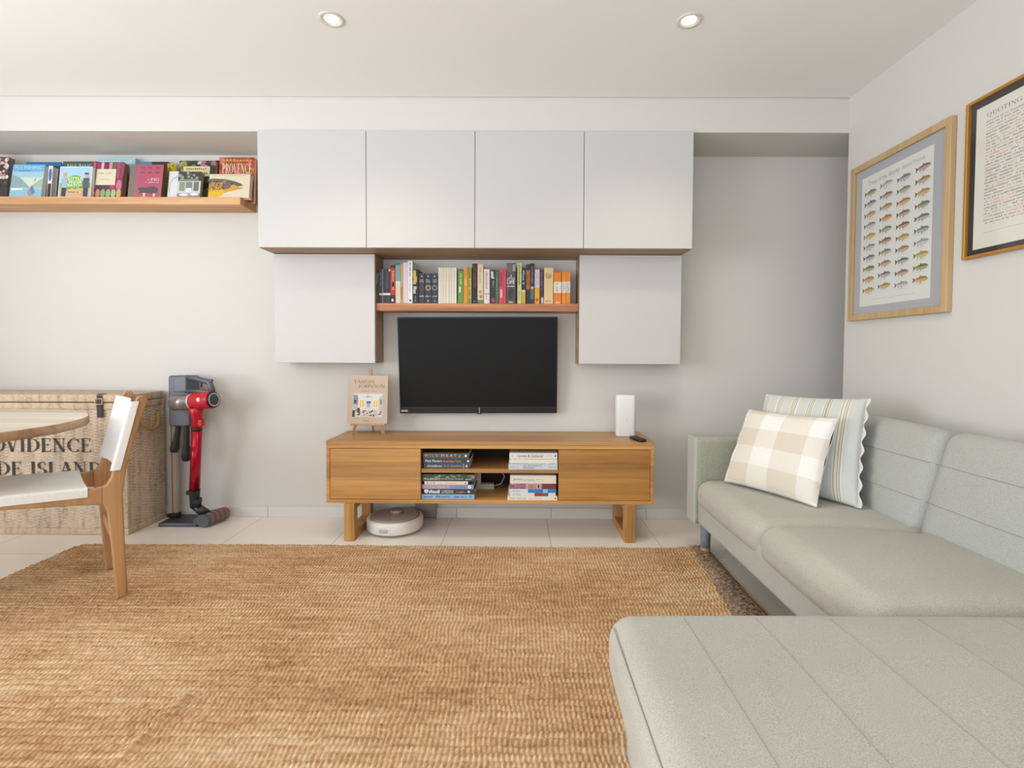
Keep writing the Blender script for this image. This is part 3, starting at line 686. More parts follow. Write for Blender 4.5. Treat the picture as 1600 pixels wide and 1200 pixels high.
def A_white(a, w, h):
    a.rect(0, 0, w, h, 'd9d9dc').ring(w*.8, h*.4, w*.5, w*.54, '70747c') if False else a.rect(0, 0, w, h, 'd9d9dc')
    for k in range(12):
        a0, a1 = R(95+10*k), R(105+10*k)
        a.poly([(w*.95+w*.8*math.cos(a0), h*.38+h*.4*math.sin(a0)), (w*.95+w*.86*math.cos(a0), h*.38+h*.43*math.sin(a0)), (w*.95+w*.86*math.cos(a1), h*.38+h*.43*math.sin(a1)), (w*.95+w*.8*math.cos(a1), h*.38+h*.4*math.sin(a1))], '6a6e76', False)
def A_house(a, w, h):
    a.rect(0, 0, w, h, 'c6c6c4').rect(0, h*.64, w, h, '3e4038'); scatter(a, w, h, ['5a5e58', '8a94a0', '30342c'], 14, .05, .09, 14, 0, .75, 1, .97)
    a.marks(w*.08, h*.67, w*.9, h*.71, 'c9cf5a', 16).rect(w*.08, h*.25, w*.32, h*.6, '8a8f78').rect(w*.36, h*.28, w*.64, h*.6, '7a808a').rect(w*.7, h*.25, w*.92, h*.6, '6d7268')
    a.rect(w*.38, h*.2, w*.62, h*.36, 'dcdcda').rect(0, 0, w, h*.16, '8c8c88').ell(w*.3, h*.1, w*.2, h*.05, 'd9d9d6').ell(w*.75, h*.12, w*.18, h*.05, 'e2e2e0')
def A_prov(a, w, h):
    a.rect(0, 0, w, h, 'c4562f'); scatter(a, w, h, ['d9683a', 'a83c24', '7a6a34', 'b9482c', 'd07a4c', '8c3a2a'], 130, .03, .075, 15)
    a.text('PROVENCE', w*.09, h*.64, w*.93, h*.86, 'efe2d2', 'serif', heavy=1.2).marks(w*.1, h*.91, w*.95, h*.96, 'd99a5a', 9)
def A_trout(a, w, h):
    a.rect(0, 0, w, h, 'd9ceb4').marks(w*.1, h*.93, w*.9, h*.96, 'a09880', 26)
    a.poly([(0, h*.12), (0, h*.78), (w*.1, h*.81), (w*.4, h*.78), (w*.62, h*.7), (w*.78, h*.6), (w*.84, h*.52), (w*.74, h*.48), (w*.6, h*.46), (0, h*.4)], '5a5a50')
    a.poly([(0, h*.12), (0, h*.62), (w*.2, h*.64), (w*.5, h*.6), (w*.66, h*.52), (w*.72, h*.46), (w*.84, h*.4), (w*.7, h*.33), (w*.5, h*.26), (w*.3, h*.14)], 'cf9a2e')
    a.poly([(0, h*.05), (0, h*.25), (w*.3, h*.32), (w*.42, h*.3), (w*.34, h*.1), (w*.22, h*.03)], 'dcae1c')
    a.ell(w*.42, h*.5, w*.12, h*.14, '6b6270').ell(w*.56, h*.57, w*.025, h*.035, '1c1a18')
    scatter(a, w, h, ['3a3a38', '7d6a4a', 'b9793a', '8a8478'], 90, .01, .022, 16, 0, .35, .42, .76)
    a.poly([(w*.66, h*.42), (w*.84, h*.44), (w*.84, h*.42), (w*.68, h*.38)], '8f9490')
def A_dkgreen(a, w, h): a.rect(0, 0, w, h, '2c3524')

book_f(-26, 11, 246, 3.0, .03, '3c3436', 'dark book with pale blossom cover, at the left end of the pine ledge', A_blossom, 5, page=flat('8a8578', .8))
book_f(37, 92, 254, 3.065, .02, '2c7cb0', 'blue book standing behind the pale fishing book', A_blue, 5)
book_f(14, 64, 257, 2.962, .026, '9fc6d8', 'pale blue fly fishing book with a river valley and leaping fish', A_fly, 9)
book_f(72.5, 79, 260, 2.985, .035, 'e0dcd2', 'narrow white book with a blue patch, right of the fly fishing book', A_small, 6)
book_f(95, 150, 253, 3.066, .018, '4a6259', 'green gardening book behind the veggie patch book', A_bangay, 5)
book_f(90, 141, 261, 2.962, .02, 'd9e6ea', 'vegetable gardening book with two standing people on its cover', A_veggie, 7)
book_f(152, 209, 247.5, 3.068, .02, 'a8cfdd', 'tall pale sky blue book behind the beetroot book', A_skyblue, 4)
book_f(139, 189, 253, 2.985, .034, '8c2a52', 'magenta book of beetroots and carrots with a cream title panel', A_beet, 8, page=flat('a08a5c', .8))
book_f(213, 262, 254, 3.068, .016, '3a8cb8', 'blue and black book hidden behind the pig cookbook', A_bluedark, 4)
book_f(199, 251, 257, 2.962, .03, '7b7068', 'dusty pink pig cookbook with a brown cloth spine', A_pig, 9, page=flat('6b5348', .8))
book_f(258, 272, 256, 3.035, .016, 'c4ae2c', 'narrow yellow flowered book right of the pig cookbook', A_yellow, 6)
book_f(276, 334, 251, 3.05, .03, '4a4a3c', 'book of garden vegetables with a pale yellow title label', A_veg, 7)
book_f(261, 276, 268, 2.985, .012, 'd9d9dc', 'slim white book with a curved grey line, left of the house book', A_white, 9)
book_f(276, 312, 269, 2.962, .026, '3e4038', 'small grey book with a white house front on its cover', A_house, 8, page=flat('b09a7c', .8))
book_f(334, 342, 252, 3.082, .02, '2c3524', 'dark green book showing a sliver left of the red orange book', A_dkgreen, 4)
book_f(341, 396, 247, 3.06, .03, 'c4562f', 'red orange book lettered in tall white capitals, against the cabinet', A_prov, 4)
book_f(325, 389, 273, 2.965, .03, 'd9ceb4', 'cream book with a large golden brown trout head', A_trout, 8)
# ================================================================ TELEVISION
tv = thing('television', at(746, 646, 'y', 3.09), 'wide black flat screen television tilted forward on the wall', 'television')
tl, tr_, bl, br_ = at(620.3, 495.6, 'y', 3.02), at(871.8, 495.0, 'y', 3.02), at(625.2, 646, 'y', 3.075), at(870.2, 645.6, 'y', 3.075)
nrm = (tr_-tl).cross(bl-tl).normalized()
if nrm.y < 0: nrm = -nrm
B().prism([tl, tr_, br_, bl], nrm*.022, .0025).done('casing', M['black'], tv)
def tvp(u, v, off=0): return (tl.lerp(tr_, u)).lerp(bl.lerp(br_, u), v)-nrm*off
scr = flat('121213', .5, name='dark_screen', spec=.2)
B().prism([tvp(.006, .01, .0012), tvp(.994, .01, .0012), tvp(.994, .93, .0012), tvp(.006, .93, .0012)], nrm*.001).done('screen', scr, tv)
B().prism([tvp(.003, .936, .002), tvp(.997, .936, .002), tvp(.997, .94, .002), tvp(.003, .94, .002)], nrm*.002).done('bezel_line', M['gmetal'], tv)
lg = B().prism([tvp(.008, .962, .0015), tvp(.05, .962, .0015), tvp(.05, .982, .0015), tvp(.008, .982, .0015)], nrm*.001).done('badge', M['silver'], tv, label='small silver badge')
B().prism([tvp(.504, .94, .004), tvp(.509, .94, .004), tvp(.509, 1.0, .004), tvp(.504, 1.0, .004)], nrm*.004).done('centre_strip', M['silver'], tv, label='narrow silver strip')
B().prism([tvp(.492, .995, .003), tvp(.52, .995, .003), tvp(.52, 1.008, .003), tvp(.492, 1.008, .003)], nrm*.01).done('sensor', M['black'], tv)
c0 = tvp(.5, .5, -.022)
B().box(c0.x-.16, c0.x+.16, c0.y+.004, BW-.003, c0.z-.11, c0.z+.11).done('wall_bracket', M['blackmat'], tv)

# ================================================================ TV STAND
ST = thing('tv_stand', (-.155, 2.93, 0), 'long low oak television stand with two flap doors and open middle shelves', 'tv stand')
X0, X1, Y0, Y1, Z0, Z1 = -1.062, .752, 2.74, 3.1, .208, .555
B().box(X0, X1, Y0, Y1, Z1-.021, Z1, .0015, 1).done('top_panel', M['oak_top'], ST)
B().box(X0+.001, X1-.001, Y0+.001, Y1, Z1-.041, Z1-.0215, .001, 1).box(X0+.001, X0+.02, Y0+.001, Y1, Z0, Z1-.041, .001, 1).box(X1-.02, X1-.001, Y0+.001, Y1, Z0, Z1-.041, .001, 1).box(X0+.02, X1-.02, Y0+.001, Y1, Z0, Z0+.02, .001, 1).done('case', M['oak'], ST)
XA, XB = -.538, .224
B().box(XA-.02, XA, Y0+.022, Y1-.01, Z0+.02, Z1-.041).box(XB, XB+.02, Y0+.022, Y1-.01, Z0+.02, Z1-.041).done('divider', M['oak_in'], ST)
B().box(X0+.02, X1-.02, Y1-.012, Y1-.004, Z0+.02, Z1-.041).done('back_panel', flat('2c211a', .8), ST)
B().box(XA, XB, Y0+.012, Y1-.012, .377, .398, .001, 1).done('shelf', M['oak'], ST)
for xa, xb in ((X0+.0215, XA-.001), (XB+.001, X1-.0215)):
    B().box(xa, xb, Y0+.003, Y0+.021, Z0+.0225, Z1-.0435, .0012, 1).done('door', wood('oak_door_'+('left' if xa < 0 else 'right'), 'c99758' if xa < 0 else 'c08b4c', 'a4743a' if xa < 0 else '986a30', 'x', .42, .8, ('z', .088)), ST)
for xa in (-.958, .59):
    fr = B()
    fr.box(xa, xa+.057, 2.722, 2.778, 0, Z0, .002, 1).box(xa, xa+.057, 3.03, 3.08, 0, Z0, .002, 1)
    fr.box(xa, xa+.057, 2.778, 3.03, 0, .045).box(xa, xa+.057, 2.778, 3.03, Z0-.035, Z0)
    fr.done('sled_leg', M['oak_v'], ST)

# books in the stand (stacked flat, spine to the room)
def book_h(p0, p1, yt, yb, z0, Y, col, label, group, art=None, depth=.22, pc=None):
    a = at(p0, yt, 'y', Y); c = at(p1, yb, 'y', Y); w_ = c.x-a.x; th = (yb-yt)*Y/F
    t = thing('book', (a.x, Y, z0), label, 'book', group)
    bt = min(.002, th*.14)
    B().box(0, w_, 0, depth, 0, bt).box(0, w_, 0, depth, th-bt, th).box(0, w_, 0, bt, bt, th-bt).done('cover', flat(col, .5), t, False)
    B().box(.002, w_-.002, bt, depth-.003, bt, th-bt).done('pages', pc or M['page'], t, False)
    if art:
        q = Art(); art(q, w_, th); q.put('spine_print', t, (0, -.0002, 0), (1, 0, 0), (0, 0, 1), (0, -1, 0))
    return z0+th
def stack(items, z0, Y, group):
    z = z0+.0003
    for it in items[::-1]:
        z = book_h(*it[:2], *it[2:4], z, Y+it[7] if len(it) > 7 else Y, it[4], it[5], group, it[6])+.0003
W = 'e9e6df'
def dot(a, w, h, x=.9): return a.ell(w*x, h*.5, h*.22, h*.22, 'e6e2d8', 12)
stack([
 (661, 732, 706.2, 714.6, '565548', 'olive grey meat cookbook with wide spaced tan capitals, top of upper left stack', lambda a, w, h: dot(a.text('W I L D', w*.02, h*.3, w*.34, h*.74, 'b8ae92').text('M E A T', w*.4, h*.3, w*.74, h*.76, 'd2c8a6').marks(w*.79, h*.25, w*.86, h*.75, 'b8ae92', 2), w, h, .94)),
 (661, 735, 714.8, 722.8, '2b4054', 'navy cookbook with white and orange spine lettering, under the olive one', lambda a, w, h: dot(a.text("Matt Moran's", w*.05, h*.25, w*.4, h*.8, 'eceef0').text('Australian Food', w*.42, h*.2, w*.8, h*.8, 'd08a5c'), w, h, .95)),
 (662, 734, 723, 730.8, '454c56', 'slate grey cookbook at the bottom of the upper left stack', lambda a, w, h: a.marks(w*.08, h*.3, w*.4, h*.72, 'b9bdc2', 11).marks(w*.44, h*.3, w*.82, h*.7, '7f868e', 16).rect(w*.86, 0, w*.87, h, 'c9ccd0').ell(w*.93, h*.5, h*.2, h*.25, 'c9ccd0', 10)),
], .398, 2.765, 'flat books on the upper shelf of the stand')
stack([
 (796, 870.8, 706, 715, 'dcd9d1', 'white book titled in thin serif letters, top of upper right stack', lambda a, w, h: a.marks(w*.05, h*.3, w*.12, h*.72, 'b5b2aa', 2).text('Grown & Gathered', w*.17, h*.22, w*.7, h*.78, '4a4844').marks(w*.76, h*.35, w*.9, h*.6, 'c5c2ba', 5).ell(w*.96, h*.5, h*.13, h*.18, '2f3a4a', 8)),
 (796, 871, 715.2, 723.6, 'dedcd0', 'white book with leafy specks along its edges, middle of upper right stack', lambda a, w, h: a.marks(0, h*.84, w, h*.98, '5c6a4a', 30, fill=.5).marks(0, h*.02, w, h*.18, '545f36', 34, fill=.6)),
 (794.5, 871, 724, 732.6, 'c6d0d8', 'pale blue cookbook with dark two-line title, bottom of upper right stack', lambda a, w, h: a.text('MY AROMATIC', w*.3, h*.54, w*.68, h*.86, '3a4450').text('KITCHEN', w*.3, h*.14, w*.53, h*.46, '3a4450').marks(w*.04, h*.35, w*.22, h*.6, '8fa5a8', 7).marks(w*.82, h*.35, w*.97, h*.6, '8fa5a8', 7)),
], .398, 2.75, 'flat books on the upper shelf of the stand')
stack([
 (660, 742, 744.5, 755.3, '3f5040', 'dark green garden book with foliage on its spine, top of lower left stack', lambda a, w, h: scatter(a, w, h, ['5f7a3c', '2f3c2e', '8f9c6c', '7a8c50', '9a948c'], 34, .01, .035, 21, 0, .45, 1, 1, .3).text("PAUL BANGAY'S", w*.03, h*.2, w*.34, h*.5, 'e2e6da').text('Garden Design Handbook', w*.36, h*.2, w*.78, h*.48, 'c9d0c0').marks(w*.82, h*.2, w*.94, h*.45, 'aab3a0', 5)),
 (663, 731, 755.6, 761, 'e6cfc6', 'thin blush book titled in red capitals, in the lower left stack', lambda a, w, h: a.text('RUMP', w*.05, h*.2, w*.26, h*.8, 'b0403c').marks(w*.3, h*.3, w*.75, h*.65, 'd9a8a0', 20).poly([(w*.92, h*.25), (w*.96, h*.25), (w*.94, h*.75)], '5a4040')),
 (659.5, 740, 761.3, 768, '8791b0', 'blue lilac book with a round white emblem, middle of lower left stack', lambda a, w, h: a.rect(0, 0, w*.55, h, 'a294ae').marks(w*.05, h*.25, w*.52, h*.75, 'bfa8b8', 16).marks(w*.62, h*.3, w*.84, h*.7, '6f86b8', 8).ring(w*.92, h*.5, h*.14, h*.4, 'eceaf0', 14)),
 (662, 742, 768.3, 776.8, '39423e', 'dark green gardens book with a white crest, in the lower left stack', lambda a, w, h: dot(a.poly([(w*.01, h*.9), (w*.09, h*.9), (w*.09, h*.5), (w*.05, h*.1), (w*.01, h*.5)], 'dedfd8').marks(w*.1, h*.2, w*.32, h*.85, 'd2d4cc', 6, fill=.85).text('GARDENS', w*.35, h*.2, w*.58, h*.8, 'dcded4').marks(w*.62, h*.3, w*.82, h*.65, 'a8876a', 12), w, h, .88)),
 (657.5, 741, 777, 784, '8cb4dc', 'light blue book at the bottom of the lower left stack', lambda a, w, h: a.marks(w*.04, h*.25, w*.58, h*.75, '44709c', 20).marks(w*.62, h*.25, w*.86, h*.75, '2f5f94', 9).marks(w*.9, h*.3, w*.96, h*.7, '5a7fae', 2)),
], .2281, 2.762, 'flat books on the lower shelf of the stand')
stack([
 (797.5, 868, 741.5, 746.5, '33322f', 'thin charcoal book, topmost of the lower right stack', None, .03),
 (797, 869, 746.8, 759, 'ddd6c6', 'thick cream cookbook with blue handwriting-style title, lower right stack', lambda a, w, h: a.text('jamie', w*.06, h*.3, w*.27, h*.74, '4a86b8').text('at home', w*.3, h*.34, w*.53, h*.66, '6fa0c8').marks(w*.57, h*.48, w*.78, h*.58, 'b9ac98', 12).marks(w*.6, h*.3, w*.75, h*.4, 'c9bca8', 8)),
 (797, 869, 759.4, 768, '96606a', 'marbled maroon meat book, middle of the lower right stack', lambda a, w, h: scatter(a, w, h, ['c08a94', 'd2a4ac', '6a2a38', 'b0707c'], 40, .008, .02, 31, 0, 0, .33, 1, .5).rect(w*.7, 0, w, h, '7c2c3c').rect(w*.34, 0, w*.68, h, 'c29a9c').text('MEAT', w*.4, h*.54, w*.56, h*.84, '5a3a40').text('BIBLE', w*.4, h*.14, w*.56, h*.46, '5a3a40').rect(w*.6, h*.2, w*.63, h*.8, '3a3034')),
 (795.5, 869, 768.3, 774.2, 'cfdbe4', 'blue and white book beneath the marbled maroon one', lambda a, w, h: a.rect(w*.4, 0, w, h, '2f7cba').rect(w*.72, 0, w*.82, h, '86c0e0').marks(w*.05, h*.3, w*.3, h*.7, '9aa8b4', 9)),
 (796.5, 868, 774.4, 779.6, 'dcdad2', 'white book with a red patch on its spine, second from bottom right stack', lambda a, w, h: a.rect(w*.54, 0, w*.7, h, 'a8322c').rect(w*.7, 0, w*.84, h, '6a5a4c').marks(w*.06, h*.3, w*.24, h*.7, '9a968e', 7)),
 (793, 870.8, 780, 786.4, 'e2ddd0', 'widest white book, bottom of the lower right stack', lambda a, w, h: a.marks(w*.05, h*.3, w*.38, h*.72, 'aaa496', 12).marks(w*.42, h*.35, w*.7, h*.65, 'c2bcae', 16).ell(w*.96, h*.5, h*.15, h*.2, '2f3a4a', 8)),
], .2281, 2.745, 'flat books on the lower shelf of the stand')

# white power board with a cord inside the stand
pb = thing('power_adapter', at(757, 760, 'y', 2.98)*1.0, 'grey-white power adapter with a looping cord in the stand\'s lower compartment', 'adapter')
pb.location.z = .2285; bx = pb.location.x
B().box(bx-.05, bx+.06, 2.95, 3.0, .2285, .262, .005).done('casing', flat('b9b3a8', .5), pb)
B().box(bx-.05, bx-.02, 2.955, 2.99, .262, .335, .004).done('plug', flat('c6c0b4', .5), pb)
B().tube([(bx+.06, 2.975, .245), (bx+.1, 2.97, .26), (bx+.12, 2.98, .3), (bx+.1, 3.0, .34), (bx+.06, 3.03, .36), (bx+.02, 3.06, .368)], .004, 8).done('cord', flat('aaa499', .5), pb)

# robot vacuum and dock
rc = Vector((-.722, 2.914, 0)); RR = .163
rv = thing('robot_vacuum', rc, 'round white robot vacuum with a raised turret under the television stand', 'robot vacuum')
B().lathe([(0, .012), (RR-.02, .012), (RR-.004, .018), (RR, .028), (RR, .07), (RR-.004, .08), (RR-.012, .0845), (RR-.022, .085), (0, .085)], rc, 64).done('shell', M['warmplastic'], rv)
B().lathe([(0, .0855), (RR-.026, .0855), (RR-.027, .0885), (RR-.034, .0895), (0, .0895)], rc, 64).done('top_cover', flat('b9aea1', .3, .1), rv, label='taupe top cover')
B().lathe([(RR-.0258, .084), (RR-.0225, .084), (RR-.0225, .0865), (RR-.0258, .0865), (RR-.0258, .084)], rc, 64).done('seam_ring', flat('3c4654', .4), rv)
tc = rc+Vector((0, .03, 0))
B().lathe([(0, .0895), (.04, .0895), (.04, .093), (0, .093)], tc, 32).done('turret_ring', flat('c07a54', .3, .5), rv, label='copper ring')
B().lathe([(0, .093), (.036, .093), (.037, .105), (.034, .109), (0, .11)], tc, 32).done('turret', flat('a39a90', .35), rv)
B().box(rc.x-.003, rc.x+.003, rc.y-.055, rc.y-.01, .0895, .0915, .001, 1).done('turret_stem', flat('d9cdbf', .4), rv)
sp = rc+Vector((-.03, -RR+.001, .045)); B().box(sp.x-.026, sp.x+.026, sp.y-.003, sp.y+.012, .034, .056, .006, 3, Matrix.Translation(sp)@Matrix.Rotation(R(-11), 4, 'Z')@Matrix.Translation(-sp)).done('bumper_sensor', flat('a8adb0', .3), rv)
B().box(rc.x-.012, rc.x+.0, rc.y-.098, rc.y-.09, .0894, .0902, .0004, 1).done('power_mark', M['gmetal'], rv)
for sx in (-1, 1): B().tube([(rc.x+sx*.1-.01, rc.y, .018), (rc.x+sx*.1+.01, rc.y, .018)], .018, 16).done('wheel', M['blackmat'], rv)
dk = thing('charging_dock', (-.55, 3.08, 0), 'grey charging dock standing against the skirting behind the robot vacuum', 'charging dock')
B().box(-.64, -.512, 3.085, BW-.012, .012, .115, .006).done('tower', flat('8e8880', .45), dk)
B().box(-.64, -.512, 3.078, BW-.012, 0, .012, .003).done('foot_plate', flat('a39c92', .45), dk)

# ================================================================ EASEL + BOOK
ex, ez = -.893, .5555
ea = thing('table_easel', (ex, 2.98, ez), 'small natural wood easel on the left end of the stand', 'easel')
pw = wood('easel_pine', 'c99a6a', 'a97a4c', 'z', .5)
for sx in (-1, 1):
    B().tube([(ex+sx*.092, 2.952, ez), (ex+sx*.075, 2.968, ez+.065)], [.008, .0095], 4, smooth=False).done('front_leg', pw, ea)
B().tube([(ex-.008, 3.085, ez), (ex-.002, 3.032, ez+.2)], [.007, .008], 4, smooth=False).done('back_leg', pw, ea)
B().box(ex-.105, ex+.1, 2.95, 2.985, ez+.053, ez+.063, .001, 1).done('ledge', pw, ea)
B().prism([(ex-.012, 2.984, ez+.063), (ex+.004, 2.984, ez+.063), (ex+.004, 3.022, ez+.385), (ex-.012, 3.022, ez+.385)], (0, .012, 0), .001).done('upright', pw, ea)
lean = math.atan2(.038, .322)
eb = thing('book', (ex-.126, 2.953, ez+.0635), 'beige interiors book displayed on the small easel', 'book', None, (-lean, 0, R(0)))
ew, eh = .239, .288
B().box(0, ew, 0, .0025, 0, eh).box(0, ew, .0215, .024, 0, eh).box(0, .0025, .0025, .0215, 0, eh).done('cover', flat('c0aa96', .6), eb, False)
B().box(.0025, ew-.003, .0025, .0215, .003, eh-.003).done('pages', M['page'], eb, False)
a = Art(); w_, h_ = ew, eh
a.rect(0, 0, w_*.07, h_, 'bca791')
a.text('TAMSIN', w_*.14, h_*.835, w_*.66, h_*.905, '5e4434', 'serif', heavy=.9).text('JOHNSON', w_*.25, h_*.735, w_*.92, h_*.81, '5e4434', 'serif', heavy=.9).marks(w_*.34, h_*.665, w_*.73, h_*.68, '9c806c', 20)
x0, x1, y0, y1 = .13*w_, .9*w_, .13*h_, .62*h_
def q(u, v): return (x0+(x1-x0)*u, y0+(y1-y0)*v)
def qr(u0, v0, u1, v1, c): a.rect(*q(u0, v0), *q(u1, v1), c)
qr(0, 0, 1, 1, 'b5b4b4'); a.poly([q(0, 1), q(.18, .82), q(.85, .82), q(1, 1)], 'd2d3d4'); qr(.18, .3, .85, .82, 'd5d2c9'); a.poly([q(.85, .3), q(1, .2), q(1, 1), q(.85, .82)], 'bdb6ab')
a.poly([q(0, 0), q(1, 0), q(1, .2), q(.85, .3), q(.18, .3), q(0, .2)], 'c9bfb2')
for u in (.22, .67):
    qr(u, .4, u+.16, .78, 'e4ddc8')
    for k in range(2): qr(u+.015+k*.075, .44, u+.065+k*.075, .74, 'dcb55a')
qr(.43, .36, .6, .78, 'cfd4da'); qr(.46, .42, .57, .6, '9aa3c0'); qr(.45, .6, .59, .68, '4a5464')
for u in (.03, .08): qr(u, .55, u+.08, .95, '7f8492')
qr(.05, .6, .12, .74, '3a3c46'); qr(0, .02, .08, .3, '4a3c30'); qr(.16, .1, .24, .4, '3a302c'); qr(.9, .55, .94, .75, '7c746a')
rnd = random.Random(5)
for _ in range(46): a.ell(*q(rnd.uniform(.1, .95), rnd.uniform(.05, .32)), w_*.018, h_*.012, rnd.choice(['2f2f33', 'e6e6e6', 'b9a89a', '6a5c50', 'd9d6d2', '8a4a48']), 8)
for _ in range(14): a.ell(*q(.5+rnd.uniform(-.14, .14), .86+rnd.uniform(-.03, .03)), w_*.006, h_*.007, '6a6e78', 6)
a.rect(*q(.495, .86), *q(.505, 1), '6a6e78'); a.marks(w_*.42, h_*.055, w_*.56, h_*.075, '8a6a55', 6)
a.put('cover_print', eb, (0, -.0003, 0), (1, 0, 0), (0, 0, 1), (0, -1, 0))

# ================================================================ ROUTER + REMOTE
rp = at(978, 682, 'z', .5556)
ro = thing('wifi_router', (.638, 2.965, .5556), 'tall white wireless router tower on the right end of the stand', 'router', None, (0, 0, R(-7)))
rb = B(); prof = []
def rrect(hx, hy, r_, n=6):
    out = []
    for k, (sx, sy) in enumerate(((1, -1), (1, 1), (-1, 1), (-1, -1))):
        for i in range(n+1):
            an = R(-90+90*k+90*i/n); out.append((sx*(hx-r_)+r_*math.cos(an), sy*(hy-r_)+r_*math.sin(an)))
    return out
lv = [(0, .93), (.004, .98), (.2, 1), (.238, 1), (.2425, .985), (.244, .95)]
V, Fc = [], []
for z, s_ in lv: V += [(x*s_, y*s_, z) for x, y in rrect(.059, .045, .022)]
n = len(V)//len(lv)
for i in range(len(lv)-1):
    for k in range(n): Fc.append((i*n+k, i*n+(k+1) % n, (i+1)*n+(k+1) % n, (i+1)*n+k))
Fc.append(tuple(range(n))[::-1]); Fc.append(tuple(range(n*(len(lv)-1), n*len(lv))))
rb.raw(V, Fc, True); rb.done('casing', M['wplastic'], ro, False)
Art().ell(.006, .1, .002, .002, '8d9296', 10).put('indicator', ro, (0, -.0452, 0), (1, 0, 0), (0, 0, 1), (0, -1, 0))
rm = thing('remote_control', (.674, 2.8, .5556), 'black remote control lying in front of the router', 'remote control', None, (0, 0, R(14)))
B().box(-.021, .021, -.065, .065, .0, .017, .006, 3, smooth=True).done('casing', M['black'], rm, False)
kb = B()
for i in range(7):
    for j in range(3): kb.box(-.015+j*.011, -.007+j*.011, -.045+i*.014, -.037+i*.014, .0168, .0185, .0006, 1)
kb.done('buttons', M['gmetal'], rm, False)

# ================================================================ WICKER TRUNK
TX0, TX1, TY0, TY1, TH = -3.62, -2.215, 2.8, 3.105, .80
TR = thing('wicker_trunk', ((TX0+TX1)/2, (TY0+TY1)/2, 0), 'large lidded wicker trunk with black lettering against the back wall', 'trunk')
def weave(o, u, v, nrm_, W_, H_, du=.03, dv=.0085, amp=.005):
    nu, nv = int(W_/du)*5, int(H_/dv)*3
    U = np.linspace(0, 1, nu+1); Vv = np.linspace(0, 1, nv+1); UU, VV = np.meshgrid(U, Vv)
    row = np.floor(VV*H_/dv); fr_ = VV*H_/dv-row
    h = amp*(.5+.5*np.cos(np.pi*UU*W_/du+np.pi*row))*np.sqrt(np.clip(1-(2*fr_-1)**2, 0, 1))+.0012*np.sqrt(np.clip(1-(2*fr_-1)**2, 0, 1))
    o, u, v, nrm_ = map(np.array, (o, u, v, nrm_))
    P = o+UU[..., None]*W_*u+VV[..., None]*H_*v+h[..., None]*nrm_
    P = P.reshape(-1, 3); idx = np.arange((nu+1)*(nv+1)).reshape(nv+1, nu+1)
    Fq = np.stack([idx[:-1, :-1], idx[:-1, 1:], idx[1:, 1:], idx[1:, :-1]], -1).reshape(-1, 4)
    return P, Fq
def npmesh(name, parts, mat, parent=None, smooth=True):
    off = 0; Ps = []; Fs = []
    for P, Fq in parts: Ps.append(P); Fs.append(Fq+off); off += len(P)
    P = np.concatenate(Ps); Fq = np.concatenate(Fs)
    me = bpy.data.meshes.new(name)
    me.vertices.add(len(P)); me.loops.add(len(Fq)*4); me.polygons.add(len(Fq))
    me.vertices.foreach_set('co', P.astype(np.float32).ravel()); me.loops.foreach_set('vertex_index', Fq.astype(np.int32).ravel())
    me.polygons.foreach_set('loop_start', np.arange(0, len(Fq)*4, 4, dtype=np.int32))
    me.update(calc_edges=True); me.polygons.foreach_set('use_smooth', [smooth]*len(Fq)); me.materials.append(mat)
    o = bpy.data.objects.new(name, me); COL.objects.link(o)
    if parent is not None: me.transform(chain(parent).inverted()); o.parent = parent
    return o
hb = .745
npmesh('body_weave', [weave((TX0, TY0+.006, .02), (1, 0, 0), (0, 0, 1), (0, -1, 0), TX1-TX0, hb-.02),
                      weave((TX1-.006, TY0, .02), (0, 1, 0), (0, 0, 1), (1, 0, 0), TY1-TY0, hb-.02)], M['wicker'], TR)
B().box(TX0, TX1-.007, TY0+.007, TY1, .01, hb).done('body_core', M['wicker'], TR)
wr = B()
for z0, z1 in ((0, .036), (.715, .752)):
    wr.box(TX0, TX1+.004, TY0-.004, TY0+.01, z0, z1, .005, 3, smooth=True).box(TX1-.01, TX1+.004, TY0, TY1, z0, z1, .005, 3, smooth=True)
wr.box(TX1-.016, TX1+.003, TY0-.003, TY0+.016, .036, .715, .007, 3, smooth=True)
wr.done('edge_binding', M['wrap'], TR)
B().box(TX0-.004, TX1+.007, TY0-.008, TY1, .756, TH, .008, 3, smooth=True).done('lid', M['wrap'], TR)
sx = at(158, 630, 'y', TY0).x
B().box(sx-.016, sx+.016, TY0-.013, TY0-.008, .67, TH-.004, .002, 1).box(sx-.016, sx+.016, TY0-.01, TY0+.02, TH, TH+.004, .0015, 1).done('strap', M['strap'], TR, label='dark brown leather strap')
bz = at(158, 627, 'y', TY0).z
bk_ = B(); 
for (xa, xb, za, zb) in ((-.021, .021, .014, .018), (-.021, .021, -.018, -.014), (-.021, -.017, -.018, .018), (.017, .021, -.018, .018)): bk_.box(sx+xa, sx+xb, TY0-.018, TY0-.012, bz+za, bz+zb, .001, 1)
bk_.done('buckle', flat('c0b294', .3, .8), TR, label='brass coloured buckle')
B().box(sx-.0175, sx+.0175, TY0-.0165, TY0-.012, bz-.03, bz-.022, .001, 1).done('strap_loop', M['strap'], TR)
hp = [(TX1+.012, TY0+.075, .668), (TX1+.02, TY0+.085, .64), (TX1+.034, TY0+.11, .6), (TX1+.038, TY0+.15, .578), (TX1+.036, TY0+.19, .59), (TX1+.024, TY0+.22, .63), (TX1+.012, TY0+.23, .668)]
B().tube(hp, .011, 10).done('rope_handle', M['rope'], TR)
# lettering
a = Art()
ex_ = at(141, 700, 'y', TY0-.004).x; vx = at(8, 700, 'y', TY0-.004).x
zA = at(100, 706.6, 'y', TY0-.004).z; zB = at(100, 685.2, 'y', TY0-.004).z
